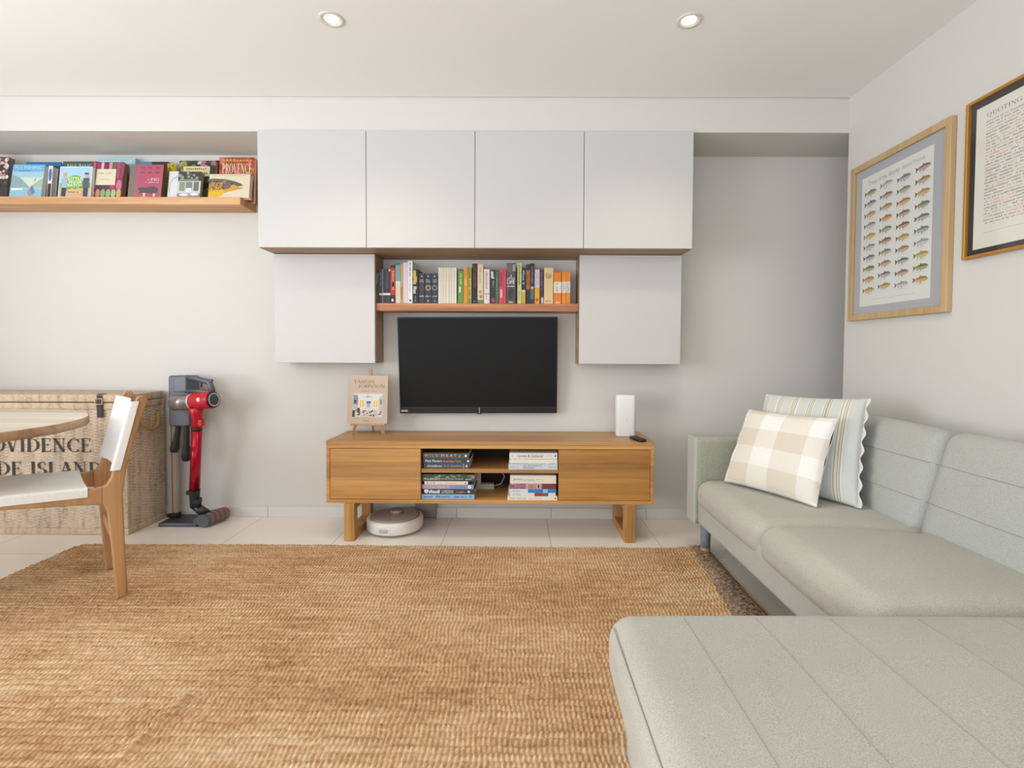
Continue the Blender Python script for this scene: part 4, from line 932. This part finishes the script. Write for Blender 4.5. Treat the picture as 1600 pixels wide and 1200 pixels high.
# 'VIDENCE' measured, 'PRO' to its left at the same pitch
v7, _ = serif('VIDENCE', 1.1); v10, _ = serif('PROVIDENCE', 1.1)
k = (ex_-vx)/(max(p[0] for p in v7)-min(p[0] for p in v7)); w10 = k*(max(p[0] for p in v10)-min(p[0] for p in v10))
a.text('PROVIDENCE', ex_-w10, zA, ex_, zB, '39342f', 'serif', heavy=1.35)
xr = at(158, 730, 'y', TY0-.004).x; zA2 = at(100, 743.6, 'y', TY0-.004).z; zB2 = at(100, 722, 'y', TY0-.004).z
v2, _ = serif('RHODE ISLAND', 1.1); w12 = k*1.02*(max(p[0] for p in v2)-min(p[0] for p in v2))
a.text('RHODE ISLAND', xr-w12, zA2, xr, zB2, '39342f', 'serif', heavy=1.35)
a.put('lettering', TR, (0, TY0-.0006, 0), (1, 0, 0), (0, 0, 1), (0, -1, 0), world=True)

# ================================================================ STICK VACUUM
vs = thing('vacuum_stand', (-2.06, 3.03, 0), 'grey charging tower for the red cordless vacuum, on a flat black base', 'vacuum stand')
bl_ = at(252, 821, 'z', 0); brr = at(312, 821, 'z', 0)
B().box(bl_.x, brr.x, 2.93, 3.1, 0, .022, .004).done('base_plate', M['gmetal'], vs)
pxx = at(271.5, 740, 'y', 3.06).x
B().box(pxx-.03, pxx+.03, 3.03, 3.085, .02, .045, .008, 3).done('pole_socket', M['blackmat'], vs)
B().box(pxx-.027, pxx-.006, 3.045, 3.08, .03, .62, .003).box(pxx-.004, pxx+.02, 3.052, 3.08, .03, .62, .002).done('pole', flat('b5aca0', .4, .2), vs)
b0 = at(262, 587, 'y', 2.99); b1 = at(297, 667, 'y', 2.99)
B().box(b0.x, b1.x, 2.99, 3.09, b1.z, b0.z, .012, 3).done('dock_housing', M['dkgrey'], vs)
for (pa, ya, pb_, yb, Yv) in ((279, 668, 272, 706, 3.0), (292, 668, 291, 720, 2.98)):
    p0, p1 = at(pa, ya, 'y', Yv), at(pb_, yb, 'y', Yv)
    nz = B().tube([p0+Vector((0, 0, .01)), p0.lerp(p1, .5), p0.lerp(p1, .85), p1], [.014, .017, .026, .02], 14).done('spare_nozzle', M['blackmat'], vs)
vc = thing('cordless_vacuum', (-1.9, 2.97, .02), 'red and grey cordless stick vacuum parked upright beside the trunk', 'vacuum cleaner')
A0, A1, A2 = at(272, 630, 'y', 2.955), at(303, 627, 'y', 2.925), at(333, 624.5, 'y', 2.895)
ax_ = (A2-A0).normalized()
B().tube([A0, A0+ax_*.004, A1-ax_*.012], [.04, .046, .046], 32).done('dust_cup', flat('8d8580', .2, .5), vc)
B().tube([A1-ax_*.012, A1], [.048, .048], 32).done('collar', flat('d0ccc6', .3, .3), vc)
B().tube([A1, A1+ax_*.01, A2-ax_*.01, A2], [.048, .05, .051, .05], 32).done('motor_body', M['redpl'], vc)
B().tube([A2, A2+ax_*.006], [.0495, .045], 32).done('end_cap', M['black'], vc)
B().tube([A2+ax_*.005, A2+ax_*.0075], [.04, .04], 32).done('filter_ring', M['silver'], vc)
B().tube([A2+ax_*.007, A2+ax_*.0085], [.034, .032], 32).done('filter_face', M['gmetal'], vc)
sd = ax_.cross(Vector((0, 0, 1))).normalized()
pc_ = A1.lerp(A2, .6)+sd*.0505*(1 if sd.y < 0 else -1)+Vector((0, 0, .008))
B().tube([pc_-sd*.0 , pc_+(sd if sd.y < 0 else -sd)*.0015], [.013, .012], 12).done('logo_patch', flat('d9cfcf', .4), vc)
# battery and handle loop
h0 = at(276, 612, 'y', 2.96); h1 = at(296, 589, 'y', 2.96)
B().box(h0.x, h1.x, 2.93, 2.99, h0.z, h1.z+.004, .006, 3).done('battery', M['dkgrey'], vc)
Hn = [at(292, 590, 'y', 2.95), at(304, 590.5, 'y', 2.94), at(318, 595, 'y', 2.93), at(327, 597, 'y', 2.925), at(330, 604, 'y', 2.92), at(331, 612, 'y', 2.915)]
B().tube(Hn, [.016, .016, .016, .018, .017, .019], 12).tube([at(290, 611, 'y', 2.94), at(334, 612, 'y', 2.91)], [.011, .012], 10).tube([at(327, 597, 'y', 2.925), at(332, 594, 'y', 2.92)], [.012, .009], 8).done('handle', M['dkgrey'], vc)
B().tube([at(315, 597, 'y', 2.93), at(315, 605, 'y', 2.93)], .004, 8).done('trigger', M['black'], vc)
Tt = [at(306, 636, 'y', 2.925), at(307.5, 646, 'y', 2.93), at(308, 652, 'y', 2.935), at(307.5, 669, 'y', 2.94)]
B().tube(Tt, [.042, .034, .029, .028], 24).done('neck', M['redpl'], vc)
B().box(Tt[2].x+.012, Tt[2].x+.042, 2.915, 2.945, Tt[3].z+.012, Tt[2].z-.012, .006, 3).done('release_button', M['redpl'], vc)
T0, T1 = at(307.5, 669, 'y', 2.94), at(304, 765, 'y', 2.965)
B().tube([T0, T0.lerp(T1, .03)], [.029, .029], 24).done('joint_ring', M['black'], vc)
B().tube([T0.lerp(T1, .03), T1], [.0275, .0285], 24).done('tube', M['red'], vc)
T2 = at(304, 792, 'y', 2.985)
B().tube([T1, T1.lerp(T2, .1), T1.lerp(T2, .6), T2], [.031, .029, .026, .024], 20).box(T1.x-.045, T1.x-.02, 2.95, 2.975, T1.z-.03, T1.z-.006, .004).tube([T1.lerp(T2, .5)+Vector((.018, 0, .0)), T1.lerp(T2, .95)+Vector((.016, -.005, 0))], [.024, .024], 14).done('swivel_joint', M['blackmat'], vc)
R0, R1 = at(321, 810, 'y', 2.93), at(352, 797, 'y', 3.07); R0.z = R1.z = .04
rd = (R1-R0).normalized()
B().tube([R0, R1], .036, 28).done('roller', fabric('roller_felt', '6f6c68', '4c4a48', 300), vc)
stp = B()
for i in range(4):
    c_ = R0.lerp(R1, .12+.24*i); pts = []
    for k in range(13):
        an = R(-40+k*20); n1 = Vector((0, 0, 1)); n2 = rd.cross(n1)
        pts.append(c_+rd*(.0018*k)+(n1*math.sin(an)-n2*math.cos(an)*(-1))*.0362)
    stp.tube(pts, .0028, 6)
stp.done('roller_stripes', flat('c0504c', .6), vc, label='red spiral stripes')
n2 = rd.cross(Vector((0, 0, 1))).normalized(); 
if n2.x > 0: n2 = -n2
cpb = B(); c1 = R0-rd*.012
cpb.prism([c1+n2*.075+Vector((0, 0, -.018)), c1+n2*.085+Vector((0, 0, .0)), c1+n2*.03+Vector((0, 0, .034)), c1+Vector((0, 0, .036)), c1-n2*.03+Vector((0, 0, .02)), c1-n2*.034+Vector((0, 0, -.015)), c1-n2*.012+Vector((0, 0, -.036)), c1+n2*.03+Vector((0, 0, -.034))], rd*.014, .002)
cpb.done('end_plate', M['dkgrey'], vc)
hb_ = B().prism([R0+n2*.03+Vector((0, 0, .03)), R0+n2*.1+Vector((0, 0, .012)), R0+n2*.1+Vector((0, 0, -.015)), R0+n2*.03+Vector((0, 0, -.015))], rd*(R1-R0).length, .003)
hb_.tube([T2+Vector((0, 0, .01)), (R0.lerp(R1, .45)+n2*.06)+Vector((0, 0, .01))], [.024, .03], 14)
hb_.done('floor_head', M['gmetal'], vc)
# ================================================================ RUG
def rug():
    rowp, kp = .0254, .0146
    X0_, X1_, Y0_, Y1_ = -2.36, .945, .15, 2.632
    nx, ny = int((X1_-X0_)/kp*6), int((Y1_-Y0_)/rowp*7)
    U = np.linspace(0, 1, nx+1); Vv = np.linspace(0, 1, ny+1); UU, VV = np.meshgrid(U, Vv)
    Yc = Y0_+VV*(Y1_-Y0_)
    xr = np.interp(Yc, [0, 1.99, 2.63], [.80, .853, .925]); xl = -2.345+0*Yc
    # rounded left rear corner
    rcn = .07; d = np.clip(Yc-(Y1_-rcn), 0, None); xl = xl+rcn-np.sqrt(np.clip(rcn**2-d**2, 0, None))
    Xc = xl+(xr-xl)*UU
    rng = np.random.RandomState(3); ph = np.cumsum(rng.randn(400)*.06); am = .85+.3*rng.rand(400)
    kx0 = (Xc+.0025*np.sin(Xc*9+Yc*40)+.002*np.sin(Xc*23+Yc*31))/kp
    fx = kx0-np.floor(kx0)
    q = (Y1_-Yc)/rowp+1e-6+.34*(fx-.5)*np.clip((Y1_-Yc)/rowp, 0, 1)+.1*np.sin(Xc*31+Yc*3)*np.clip((Y1_-Yc)/rowp, 0, 1)
    q = np.clip(q, 0, None); row = np.floor(q); fr_ = q-row; r_i = row.astype(int)
    kx = kx0+ph[r_i]*.5
    kj = (.3*rng.rand(400))[r_i]; kn = np.abs(np.sin(np.pi*(kx0+kj)))**.7
    rnd_ = np.abs(np.sin(np.floor(kx0)*12.9898+row*78.233)*43758.5453) % 1
    h = .0092*np.clip(1-(2*fr_-1)**2, 0, 1)**.62*(.15+.85*kn)*am[r_i]*(.75+.5*rnd_)
    # large soft waves in the rug and one raised crease
    h = h+.0025*np.sin(Xc*2.3+1)*np.sin(Yc*1.9)
    a_, b_ = at(282, 1095, 'z', .02), at(205, 1165, 'z', .02)
    dx, dy = b_.x-a_.x, b_.y-a_.y; L = math.hypot(dx, dy)
    t = ((Xc-a_.x)*dx+(Yc-a_.y)*dy)/L**2; dist = np.abs((Xc-a_.x)*dy-(Yc-a_.y)*dx)/L
    h = h+.011*np.exp(-(dist/.016)**2)*np.exp(-(np.clip(np.abs(t-.5)-.5, 0, None)/.35)**2)
    edge = np.minimum(np.minimum(UU, 1-UU)*(X1_-X0_), np.minimum(VV, 1-VV)*(Y1_-Y0_))
    # the right edge lifts where it is rolled over
    lift = .012*np.exp(-((xr-Xc)/.05)**2)
    Z = .0085+h+lift
    Z = np.where(edge < 1e-6, .001, Z)
    P = np.stack([Xc, Yc, Z], -1).reshape(-1, 3)
    idx = np.arange((nx+1)*(ny+1)).reshape(ny+1, nx+1)
    Fq = np.stack([idx[:-1, :-1], idx[:-1, 1:], idx[1:, 1:], idx[1:, :-1]], -1).reshape(-1, 4)
    return P, Fq
rg = thing('rug', (-.7, 1.4, 0), 'large woven jute rug covering the floor in front of the stand', 'rug')
npmesh('weave', [rug()], M['jute'], rg)
# rolled over frayed border along the sofa
rnd = np.random.RandomState(5); ns, nc = 360, 12; V, Fc = [], []
for i in range(ns+1):
    y = 2.625-i/ns*1.3
    xi = np.interp(y, [1.0, 1.99, 2.63], [.76, .838, .905]); xo = np.interp(y, [1.0, 1.99, 2.56, 2.63], [.99, .995, 1.006, .985])
    for j in range(nc+1):
        t = j/nc; z = .006+.024*math.sqrt(max(0, 1-(2*t-1)**2))**.8*(1 if i > 3 else i/4)+rnd.rand()*.012*math.sin(math.pi*t)
        V.append((xi+(xo-xi)*t+rnd.randn()*.0015, y+rnd.randn()*.001, z))
for i in range(ns):
    for j in range(nc): a0 = i*(nc+1)+j; Fc.append((a0, a0+1, a0+nc+2, a0+nc+1))
B().raw(V, Fc, False).done('frayed_border', M['frayed'], rg, label='dark brown frayed border')
cr = B()
for off, zz in ((0, .03), (.013, .033)):
    pts = [(float(np.interp(y, [1.2, 2.53], [.968, .955]))+off+.004*math.sin(y*7+off*80), y, zz-.002*math.sin(y*9)) for y in np.linspace(2.5, 1.3, 24)]
    cr.tube(pts, .0022, 6)
co = cr.done('loose_cords', flat('9a6a38', .8), rg, label='two loose tan cords')

# ================================================================ SOFA
SF = thing('sofa', (1.3, 1.5, 0), 'pale grey-green corner sofa with a chaise along the right wall', 'sofa')
SX, SB = .902, 1.775           # front face, back face
def soft(name, quad, z0, z1, rad, mat, crown=0, puff=0, n=24, label=None, mtx=None):
    V, Fc = softbox(quad, z0, z1, rad, crown, puff, n)
    if mtx is not None: V = [mtx @ v for v in V]
    return B().raw(V, Fc, True).done(name, mat, SF, label=label)
def rq(x0, x1, y0, y1): return [(x0, y0), (x1, y0), (x1, y1), (x0, y1)]
soft('seat_frame', rq(SX+.006, SB-.02, .4, 2.512), .185, .33, .02, M['sofa_side'], n=18)
soft('arm', rq(SX-.004, SB, 2.512, 2.635), .178, .622, .02, M['sofa_green'], n=26, label='thin olive green arm')
soft('arm_front', rq(SX-.007, SX+.012, 2.516, 2.632), .176, .618, .008, M['sofa_side'], n=12)
soft('back_frame', rq(1.655, SB, .36, 2.512), .185, .69, .03, M['sofa_side'], n=20)
# seat cushions
soft('seat_cushion', [(SX-.006, 1.862), (1.52, 1.765), (1.52, 2.508), (SX-.006, 2.508)], .27, .408, .055, M['sofa_seat'], .022, .012, 34)
soft('seat_cushion', [(SX-.008, 1.235), (1.52, 1.235), (1.52, 1.76), (SX-.008, 1.857)], .27, .412, .055, M['sofa_seat'], .024, .012, 34)
soft('chaise_base', rq(.262, 1.5, .42, 1.185), .07, .262, .03, M['sofa_side'], n=16)
soft('chaise_cushion', rq(.222, 1.5, .36, 1.228), .25, .412, .055, M['sofa_seat'], .016, .008, 40)
# back cushions, leaning towards the wall
for k, (y0, y1) in enumerate(((1.80, 2.5), (1.19, 1.795), (.4, 1.185))):
    zc = .38; lean = Matrix.Translation((1.44, 0, zc)) @ Matrix.Rotation(R(15), 4, 'Y') @ Matrix.Translation((-1.44, 0, -zc))
    soft('back_cushion', rq(1.425, 1.585, y0, y1), .38, .787, .05, M['sofa'], .012, .01, 34, mtx=lean)
    # stitched lines across each back cushion
    sm = B()
    for zz in (.52, .66):
        pts = [lean @ Vector((1.425-.0105*(1-((2*(yy-y0)/(y1-y0)-1)**2))*(1-((zz-.59)/.21)**2)-.0003, yy, zz)) for yy in np.linspace(y0+.012, y1-.012, 30)]
        sm.tube(pts, .0011, 5)
    sm.done('stitching', M['thread'], SF)
# stitched lines along the chaise
sm = B()
def ztop(x, y):
    u = (x-.861)/.639; v = (y-.794)/.434
    return .412+.016*math.sqrt(max(0, 1-u*u))*math.sqrt(max(0, 1-v*v))
for xx in (.396, .566, .74, .95, 1.15):
    sm.tube([(xx, y, ztop(xx, y)+.0002) for y in np.linspace(.42, 1.17, 40)], .001, 5)
sm.tube([(.2292, y, .394) for y in np.linspace(.42, 1.17, 40)], .0014, 5)
sm.done('stitching', M['thread'], SF)
sm = B()
sm.tube([(SX-.0065-.0102*(1-(2*(y-1.24)/.61-1)**2), y, .335) for y in np.linspace(1.3, 1.8, 20)], .0012, 5)
sm.tube([(SX+.003, 2.505, z) for z in np.linspace(.19, .33, 8)], .002, 5)
sm.done('stitching', M['thread'], SF)
for (lx, ly, z0) in ((.966, 2.545, .022), (.966, .5, .002), (1.7, 2.55, .0), (1.7, .5, .0), (.34, .5, .016), (.34, 1.1, .016)):
    zt = .19 if lx > .5 else .08
    lg = B().tube([(lx, ly, z0+.02), (lx, ly, zt)], [.023, .027], 20).done('leg', M['legwrap'], SF)
    B().tube([(lx, ly, z0), (lx, ly, z0+.03)], [.024, .026], 20).done('wooden_foot', M['tan'], lg)

# ================================================================ THROW PILLOWS
def pillow(name, bl, br, tr, tl, thick, mats, label, colour, waves=0, frill=False, n=40):
    """square cushion from its four corners; front faces the room"""
    bl, br, tr, tl = map(Vector, (bl, br, tr, tl))
    nn = (br-bl).cross(tl-bl).normalized()
    if nn.y > 0: nn = -nn
    t = thing(name, (bl+br)/2, label, 'cushion')
    V, Fc, mi = [], [], []
    for side in (1, -1):
        base = len(V)
        for j in range(n+1):
            for i in range(n+1):
                u, v = i/n, j/n; a_, b_ = 2*u-1, 2*v-1
                pinch_u = .045*(1-b_*b_)*a_; pinch_v = .045*(1-a_*a_)*b_
                uu_, vv_ = u-pinch_u*.5, v-pinch_v*.5
                p = (bl*(1-uu_)+br*uu_)*(1-vv_)+(tl*(1-uu_)+tr*uu_)*vv_
                ht = thick/2*((1-abs(a_)**2.6)*(1-abs(b_)**2.6))**.42
                if waves: ht += .0035*math.sin(u*17+v*4)*(1-b_*b_)*abs(a_)**3+.003*math.sin(v*23+u*3)*abs(a_)**4*(1-b_*b_)
                V.append(p+nn*(ht*side))
        for j in range(n):
            for i in range(n):
                a0 = base+j*(n+1)+i; f = (a0, a0+1, a0+n+2, a0+n+1)
                Fc.append(f if side == 1 else f[::-1]); mi.append(colour((i+.5)/n, (j+.5)/n))
    b_ = B(); b_.raw(V, Fc, True, mi)
    bmesh.ops.remove_doubles(b_.bm, verts=b_.bm.verts[:], dist=.0004)
    b_.done('cover', mats, t, recalc=False)
    return t, nn, (bl, br, tr, tl)
pm = [fabric('linen_ivory', 'efede8', 'e6e3dc', 500, .9, .25, .01), fabric('linen_oat', 'e6e0d5', 'dcd5c8', 500, .9, .25, .01), fabric('linen_sand', 'dcd2c2', 'd0c5b3', 500, .9, .25, .01)]
def plaid(u, v):
    cu = [.07, .3, .53, .83, 2]; cv = [.04, .27, .5, .73, .93, 2]
    a_ = sum(u > c for c in cu) % 2 == 1; b_ = sum(v > c for c in cv) % 2 == 1
    return 2 if a_ and b_ else (1 if a_ or b_ else 0)
def stripe(u, v):
    for c in (.06, .22, .38, .54, .70, .855):
        d = abs(u-c)
        if d < .034: return 1 if int((u-c+.034)/.0097) % 2 == 0 else 2
    return 0
sm_ = [fabric('ticking_blue_grey', 'd0d1cd', 'c0c1bd', 500, .9, .25, .02), fabric('ticking_cream', 'e4e0d2', 'd6d1c1', 500, .9, .2, .01), fabric('ticking_olive', 'b0ab9c', '9f998a', 500, .9, .2, .01)]
S_bl = Vector((1.10, 2.40, .425)); S_br = at(1342, 794, 'z', .43); S_tr = at(1356, 623, 'y', 2.12); S_tl = at(1197, 615, 'y', 2.46)
t, nn, cs = pillow('throw_cushion', S_bl, S_br, S_tr, S_tl, .12, sm_, 'large blue-grey cushion with cream ticking stripes, behind the checked one', stripe, 1, n=110)
# scalloped cord along the right side and top
ed = B(); pts = []
for k in range(121):
    v = k/120; b_ = 2*v-1; u = 1-.0225*(1-b_*b_)
    p = (cs[0]*(1-u)+cs[1]*u)*(1-v)+(cs[3]*(1-u)+cs[2]*u)*v
    dirw = (cs[1]-cs[0]).normalized()
    pts.append(p+dirw*(.004+.006*math.sin(v*40)))
ed.tube(pts, .0035, 8); ed.done('corded_edge', sm_[1], t, label='cream corded edge')
# flange that joins the cord to the cover
fl = B(); VV_ = []
for k, p in enumerate(pts):
    v = k/120; b_ = 2*v-1; u = .965-.0225*(1-b_*b_)
    VV_ += [p, (cs[0]*(1-u)+cs[1]*u)*(1-v)+(cs[3]*(1-u)+cs[2]*u)*v]
FF = [(2*i, 2*i+1, 2*i+3, 2*i+2) for i in range(120)]
for s_ in (-1, 1): fl.raw([p+nn*.0015*s_ for p in VV_], FF, True)
fl.done('flange', sm_[0], t)
P_bl, P_br = at(1131, 752, 'z', .43), at(1276, 793.5, 'z', .43)
P_tr, P_tl = at(1310, 653, 'y', 2.06), at(1170, 639, 'y', 2.44)
pillow('throw_cushion', P_bl, P_br, P_tr, P_tl, .12, pm, 'smaller ivory and beige checked cushion leaning in front on the sofa', plaid, 1, n=60)

# ================================================================ DINING CHAIR
bdir = Vector((.707, .707, 0)); wdir = Vector((-.707, .707, 0))
NF = Vector((-1.663, 2.041, 0)); FFt = Vector((-1.949, 2.331, 0))
span = (FFt-NF).length
CH = thing('dining_chair', (NF+FFt)/2+Vector((0, 0, .014))-bdir*.2, 'oak dining chair with white leather seat and back, beside the round table', 'chair')
def cp(px, py, s_=0):   # photo pixel -> the near side frame's own plane
    return at_pl(px, py, NF+wdir*s_, wdir)
post = [(183, 935.5), (197, 935), (200, 925), (196, 862), (193.5, 800), (192.5, 770), (197, 735), (203, 713), (212, 683), (222, 652), (231.5, 626), (229.5, 620.5), (223.5, 618), (216, 620), (212, 626), (203, 652), (190, 690), (181, 716), (176.5, 736), (173, 748), (166.5, 758), (160, 762), (160, 788), (165, 794), (168, 801), (172, 830), (177, 880)]
rail = [(161, 761), (150, 764), (140.5, 764.5), (133, 771), (125, 777), (60, 782), (0, 787), (-70, 792.5), (-130, 797), (-130, 812), (-70, 806), (0, 798), (60, 794.5), (124, 790.5), (150, 789.5), (161, 789)]
fleg = [(-92, 800), (-132, 803), (-128, 840), (-112, 900), (-100, 1010), (-84, 1010), (-86, 900)]
TW = .032
for off, nm in ((0, 'near'), (span, 'far')):
    sh = wdir*off+(wdir*0 if off == 0 else -wdir*TW)
    for part, pts in (('back_leg', post), ('side_rail', rail), ('front_leg', fleg)):
        P3 = [cp(*p) for p in pts]
        if part == 'back_leg': P3[0].z = P3[1].z = .016
        if part == 'front_leg': P3[4].z = P3[5].z = .016
        B().prism([p+sh for p in P3], wdir*TW, .006, 3, smooth=False).done(part, M['chairwood'], CH)
# low stretcher between the back legs
p0 = NF+Vector((0, 0, .27))+wdir*TW-bdir*.005; p1 = FFt+Vector((0, 0, .27))-wdir*TW-bdir*.005
B().prism([p0-bdir*.008+Vector((0, 0, -.022)), p0+bdir*.012+Vector((0, 0, -.022)), p0+bdir*.012+Vector((0, 0, .022)), p0-bdir*.008+Vector((0, 0, .022))], p1-p0, .003).done('stretcher', M['chairwood'], CH)
# leather slings wrapped round the rails and the posts
def sling(e0, e1, prof, name, th=.005, nu=24, bow=0, oaxis=None):
    """ribbon: profile (across, out) swept from e0 to e1; 'out' runs along oaxis"""
    V, Fc = [], []; n = len(prof)
    pr = [Vector((a_, b_)) for a_, b_ in prof]; inn = []
    for i in range(n):
        d = (pr[min(i+1, n-1)]-pr[max(i-1, 0)]).normalized(); inn.append(pr[i]+Vector((d.y, -d.x))*th)
    loop = pr+inn[::-1]; m = len(loop)
    for i in range(nu+1):
        u = i/nu; c_ = e0.lerp(e1, u); k_ = 1-bow*(2*u-1)**8
        for q in loop: V.append(c_+wdir*q.x+oaxis*(q.y))
    for i in range(nu):
        for k in range(m): Fc.append((i*m+k, i*m+(k+1) % m, (i+1)*m+(k+1) % m, (i+1)*m+k))
    for r0, fl_ in ((0, False), (nu*m, True)):
        for k in range(n-1): Fc.append((r0+k, r0+k+1, r0+m-2-k, r0+m-1-k))
    ob = B().raw(V, Fc, True).done(name, M['leather'], CH)
    md = ob.modifiers.new('round', 'BEVEL'); md.width = .0015; md.segments = 2; md.limit_method = 'ANGLE'; md.angle_limit = R(50)
    ob.modifiers.new('wn', 'WEIGHTED_NORMAL')
    return ob
def across(out_edge, out_mid, flap, r_=.012):
    p = [(-.006, flap), (-.006, out_edge-r_)]
    p += [(-.006+r_-r_*math.cos(R(a_)), out_edge-r_+r_*math.sin(R(a_))) for a_ in (30, 60, 90)]
    for k in range(1, 12):
        t = k/12; p.append((.006+(span-.012)*t, out_edge+(out_mid-out_edge)*math.sin(math.pi*t)))
    p += [(span+.006-r_+r_*math.cos(R(a_)), out_edge-r_+r_*math.sin(R(a_))) for a_ in (90, 60, 30)]
    return p+[(span+.006, out_edge-r_), (span+.006, flap)]
sling(cp(137, 770), cp(-125, 797), across(.022, .012, -.018), 'seat', oaxis=Vector((0, 0, 1)))
sling(cp(184.5, 734.5), cp(213.5, 627), across(.026, .002, -.008), 'backrest', oaxis=-bdir)

# ================================================================ ROUND TABLE
tcn = Vector((-2.43, 1.93, 0)); TRr = .575
TB = thing('round_table', tcn+Vector((0, 0, .02)), 'round oak dining table cut off by the left edge of the photo', 'table')
B().lathe([(0, .712), (TRr-.006, .712), (TRr, .716), (TRr, .746), (TRr-.004, .75)], tcn, 96).done('table_edge', M['tableedge'], TB)
B().lathe([(TRr-.004, .75), (0, .7502)], tcn, 96).done('tabletop', M['tabletop'], TB)
B().lathe([(0, .712), (.16, .712), (.05, .68), (.045, .1), (.06, .06), (.2, .035), (.22, .016), (0, .016)], tcn, 40).done('pedestal', M['tableedge'], TB)

# ================================================================ FRAMED PRINTS (right wall)
def framed(y0, y1, z0, z1, mould, mat, matcol, label, art, name='framed_print', inner=(0, 0, 0, 0), mat_w=.05):
    """y1 = far edge, y0 = near edge"""
    t = thing(name, (RW, (y0+y1)/2, z0), label, 'picture')
    dp = .026; b_ = B()
    P = lambda y, z, x: (x, y, z)
    b_.box(RW-dp, RW-.001, y1-mould, y1, z0, z1, .002, 1).box(RW-dp, RW-.001, y0, y0+mould, z0, z1, .002, 1)
    b_.box(RW-dp, RW-.001, y0+mould, y1-mould, z0, z0+mould, .002, 1).box(RW-dp, RW-.001, y0+mould, y1-mould, z1-mould, z1, .002, 1)
    b_.done('frame', mat, t)
    B().box(RW-.012, RW-.004, y0+mould, y1-mould, z0+mould, z1-mould).done('mount', flat(matcol, .8), t)
    iy0, iy1, iz0, iz1 = inner
    a = Art(); art(a, iy1-iy0, iz1-iz0)
    a.put('print', t, (RW-.0122, iy1, iz0), (0, -1, 0), (0, 0, 1), (-1, 0, 0), world=True)
    # glazing
    g, gn, gb = newmat('picture_glass'); gb.inputs['Base Color'].default_value = (1, 1, 1, 1)
    tr = N(gn, 'ShaderNodeBsdfTransparent'); gl = N(gn, 'ShaderNodeBsdfGlossy', i_Roughness=.05); mx = N(gn, 'ShaderNodeMixShader'); mx.inputs[0].default_value = .04
    gn.links.new(tr.outputs[0], mx.inputs[1]); gn.links.new(gl.outputs[0], mx.inputs[2]); gn.links.new(mx.outputs[0], gn.nodes['Material Output'].inputs[0])
    B().box(RW-.0185, RW-.0165, y0+mould-.002, y1-mould+.002, z0+mould-.002, z1-mould+.002).done('glass', g, t)
XP = RW-.02
fp = lambda px, py: at(px, py, 'x', XP)
tlf, brf = fp(1332, 262), fp(1480, 489)
y1f, y0f = fp(1331, 262).y, fp(1482.5, 400).y
z1f, z0f = (fp(1332, 263).z+fp(1483, 186).z)/2, (fp(1326, 501).z+fp(1474, 489.5).z)/2
fish_cols = [('a8844c', 'd0b080', '6f563a'), ('6f7a50', 'a8a880', '5a6040'), ('9c7a58', 'c4ab8c', '57483c'), ('8a8a84', 'c4c2b8', '4a4a48'), ('7a5c48', 'c09a84', '4a3a30'), ('9aa09c', 'c9ccc4', '6a6e6c'),
             ('a87a44', 'd2a878', '6a4c30'), ('6a7078', 'b4b4ac', '3f4448'), ('a89448', 'cdbb74', '6c6438'), ('a88a4c', 'ccb27c', '62523a'), ('8a6a5e', 'bda49a', '55453f'), ('7c8470', 'b0b49c', '545a4c')]
def A_poster(a, w, h):
    a.rect(0, 0, w, h, 'dfe0da')
    a.text('Trout of the World', w*.1, h*.925, w*.56, h*.962, '8f8f8a').text('James Prosek', w*.6, h*.925, w*.9, h*.962, 'a5a39a')
    rnd = random.Random(11)
    for r_ in range(10):
        for c in range(4):
            q = fish_cols[(r_*5+c*3+rnd.randrange(3)) % len(fish_cols)]
            cx, cy = w*(.13+.245*c)+w*.01, h*(.88-.083*r_)-(h*.012 if c in (0, 2) else 0)+h*.0
            a.fish(cx, cy, w*.19, q[0], q[1], q[2], 0.02, ('3a342e', 9), False, .32)
            a.marks(cx-w*.055, cy-h*.032, cx+w*.055, cy-h*.028, 'b9bbb4', 7)
    a.marks(w*.18, h*.045, w*.8, h*.049, 'a8aaa4', 40)
ip = (fp(1455, 300).y, fp(1345, 300).y, (fp(1342, 480).z+fp(1449.5, 465).z)/2, (fp(1348, 279).z+fp(1457.5, 225).z)/2)
framed(y0f, y1f, z0f, z1f, .032, M['ash'], 'b0b1b6', 'pale wood framed poster of forty trout with a grey mount', A_poster, inner=ip)
y1g = fp(1507, 300).y; z1g = fp(1510, 165).z; z0g = fp(1504, 407).z; y0g = y1g-.52
def A_quote(a, w, h):
    a.rect(0, 0, w, h, 'e4e0d6')
    a.text('QUOTING SHAKESPEARE', w*.1, h*.905, w*.9, h*.94, '35322f', 'serif', heavy=.9)
    rnd = random.Random(2); n = 34
    for i in range(n):
        y = h*(.875-.0215*i); x = w*.1
        while x < w*.88:
            L = w*rnd.uniform(.03, .16); L = min(L, w*.9-x)
            red = rnd.random() < .35
            a.marks(x, y, x+L, y+h*.011, 'd9a59c' if red else '908c86', max(3, int(L/(w*.013))), seed=i)
            x += L+w*.012
    a.rect(w*.1, h*.105, w*.9, h*.107, 'c09a96')
mg = .012
framed(y0g, y1g, z0g, z1g, .012, M['gold'], '33322f', 'gold framed page of quotation text at the right edge, black mount', A_quote,
       inner=(y0g+.05, fp(1519.5, 300).y, fp(1517.5, 391).z, fp(1524, 172).z))
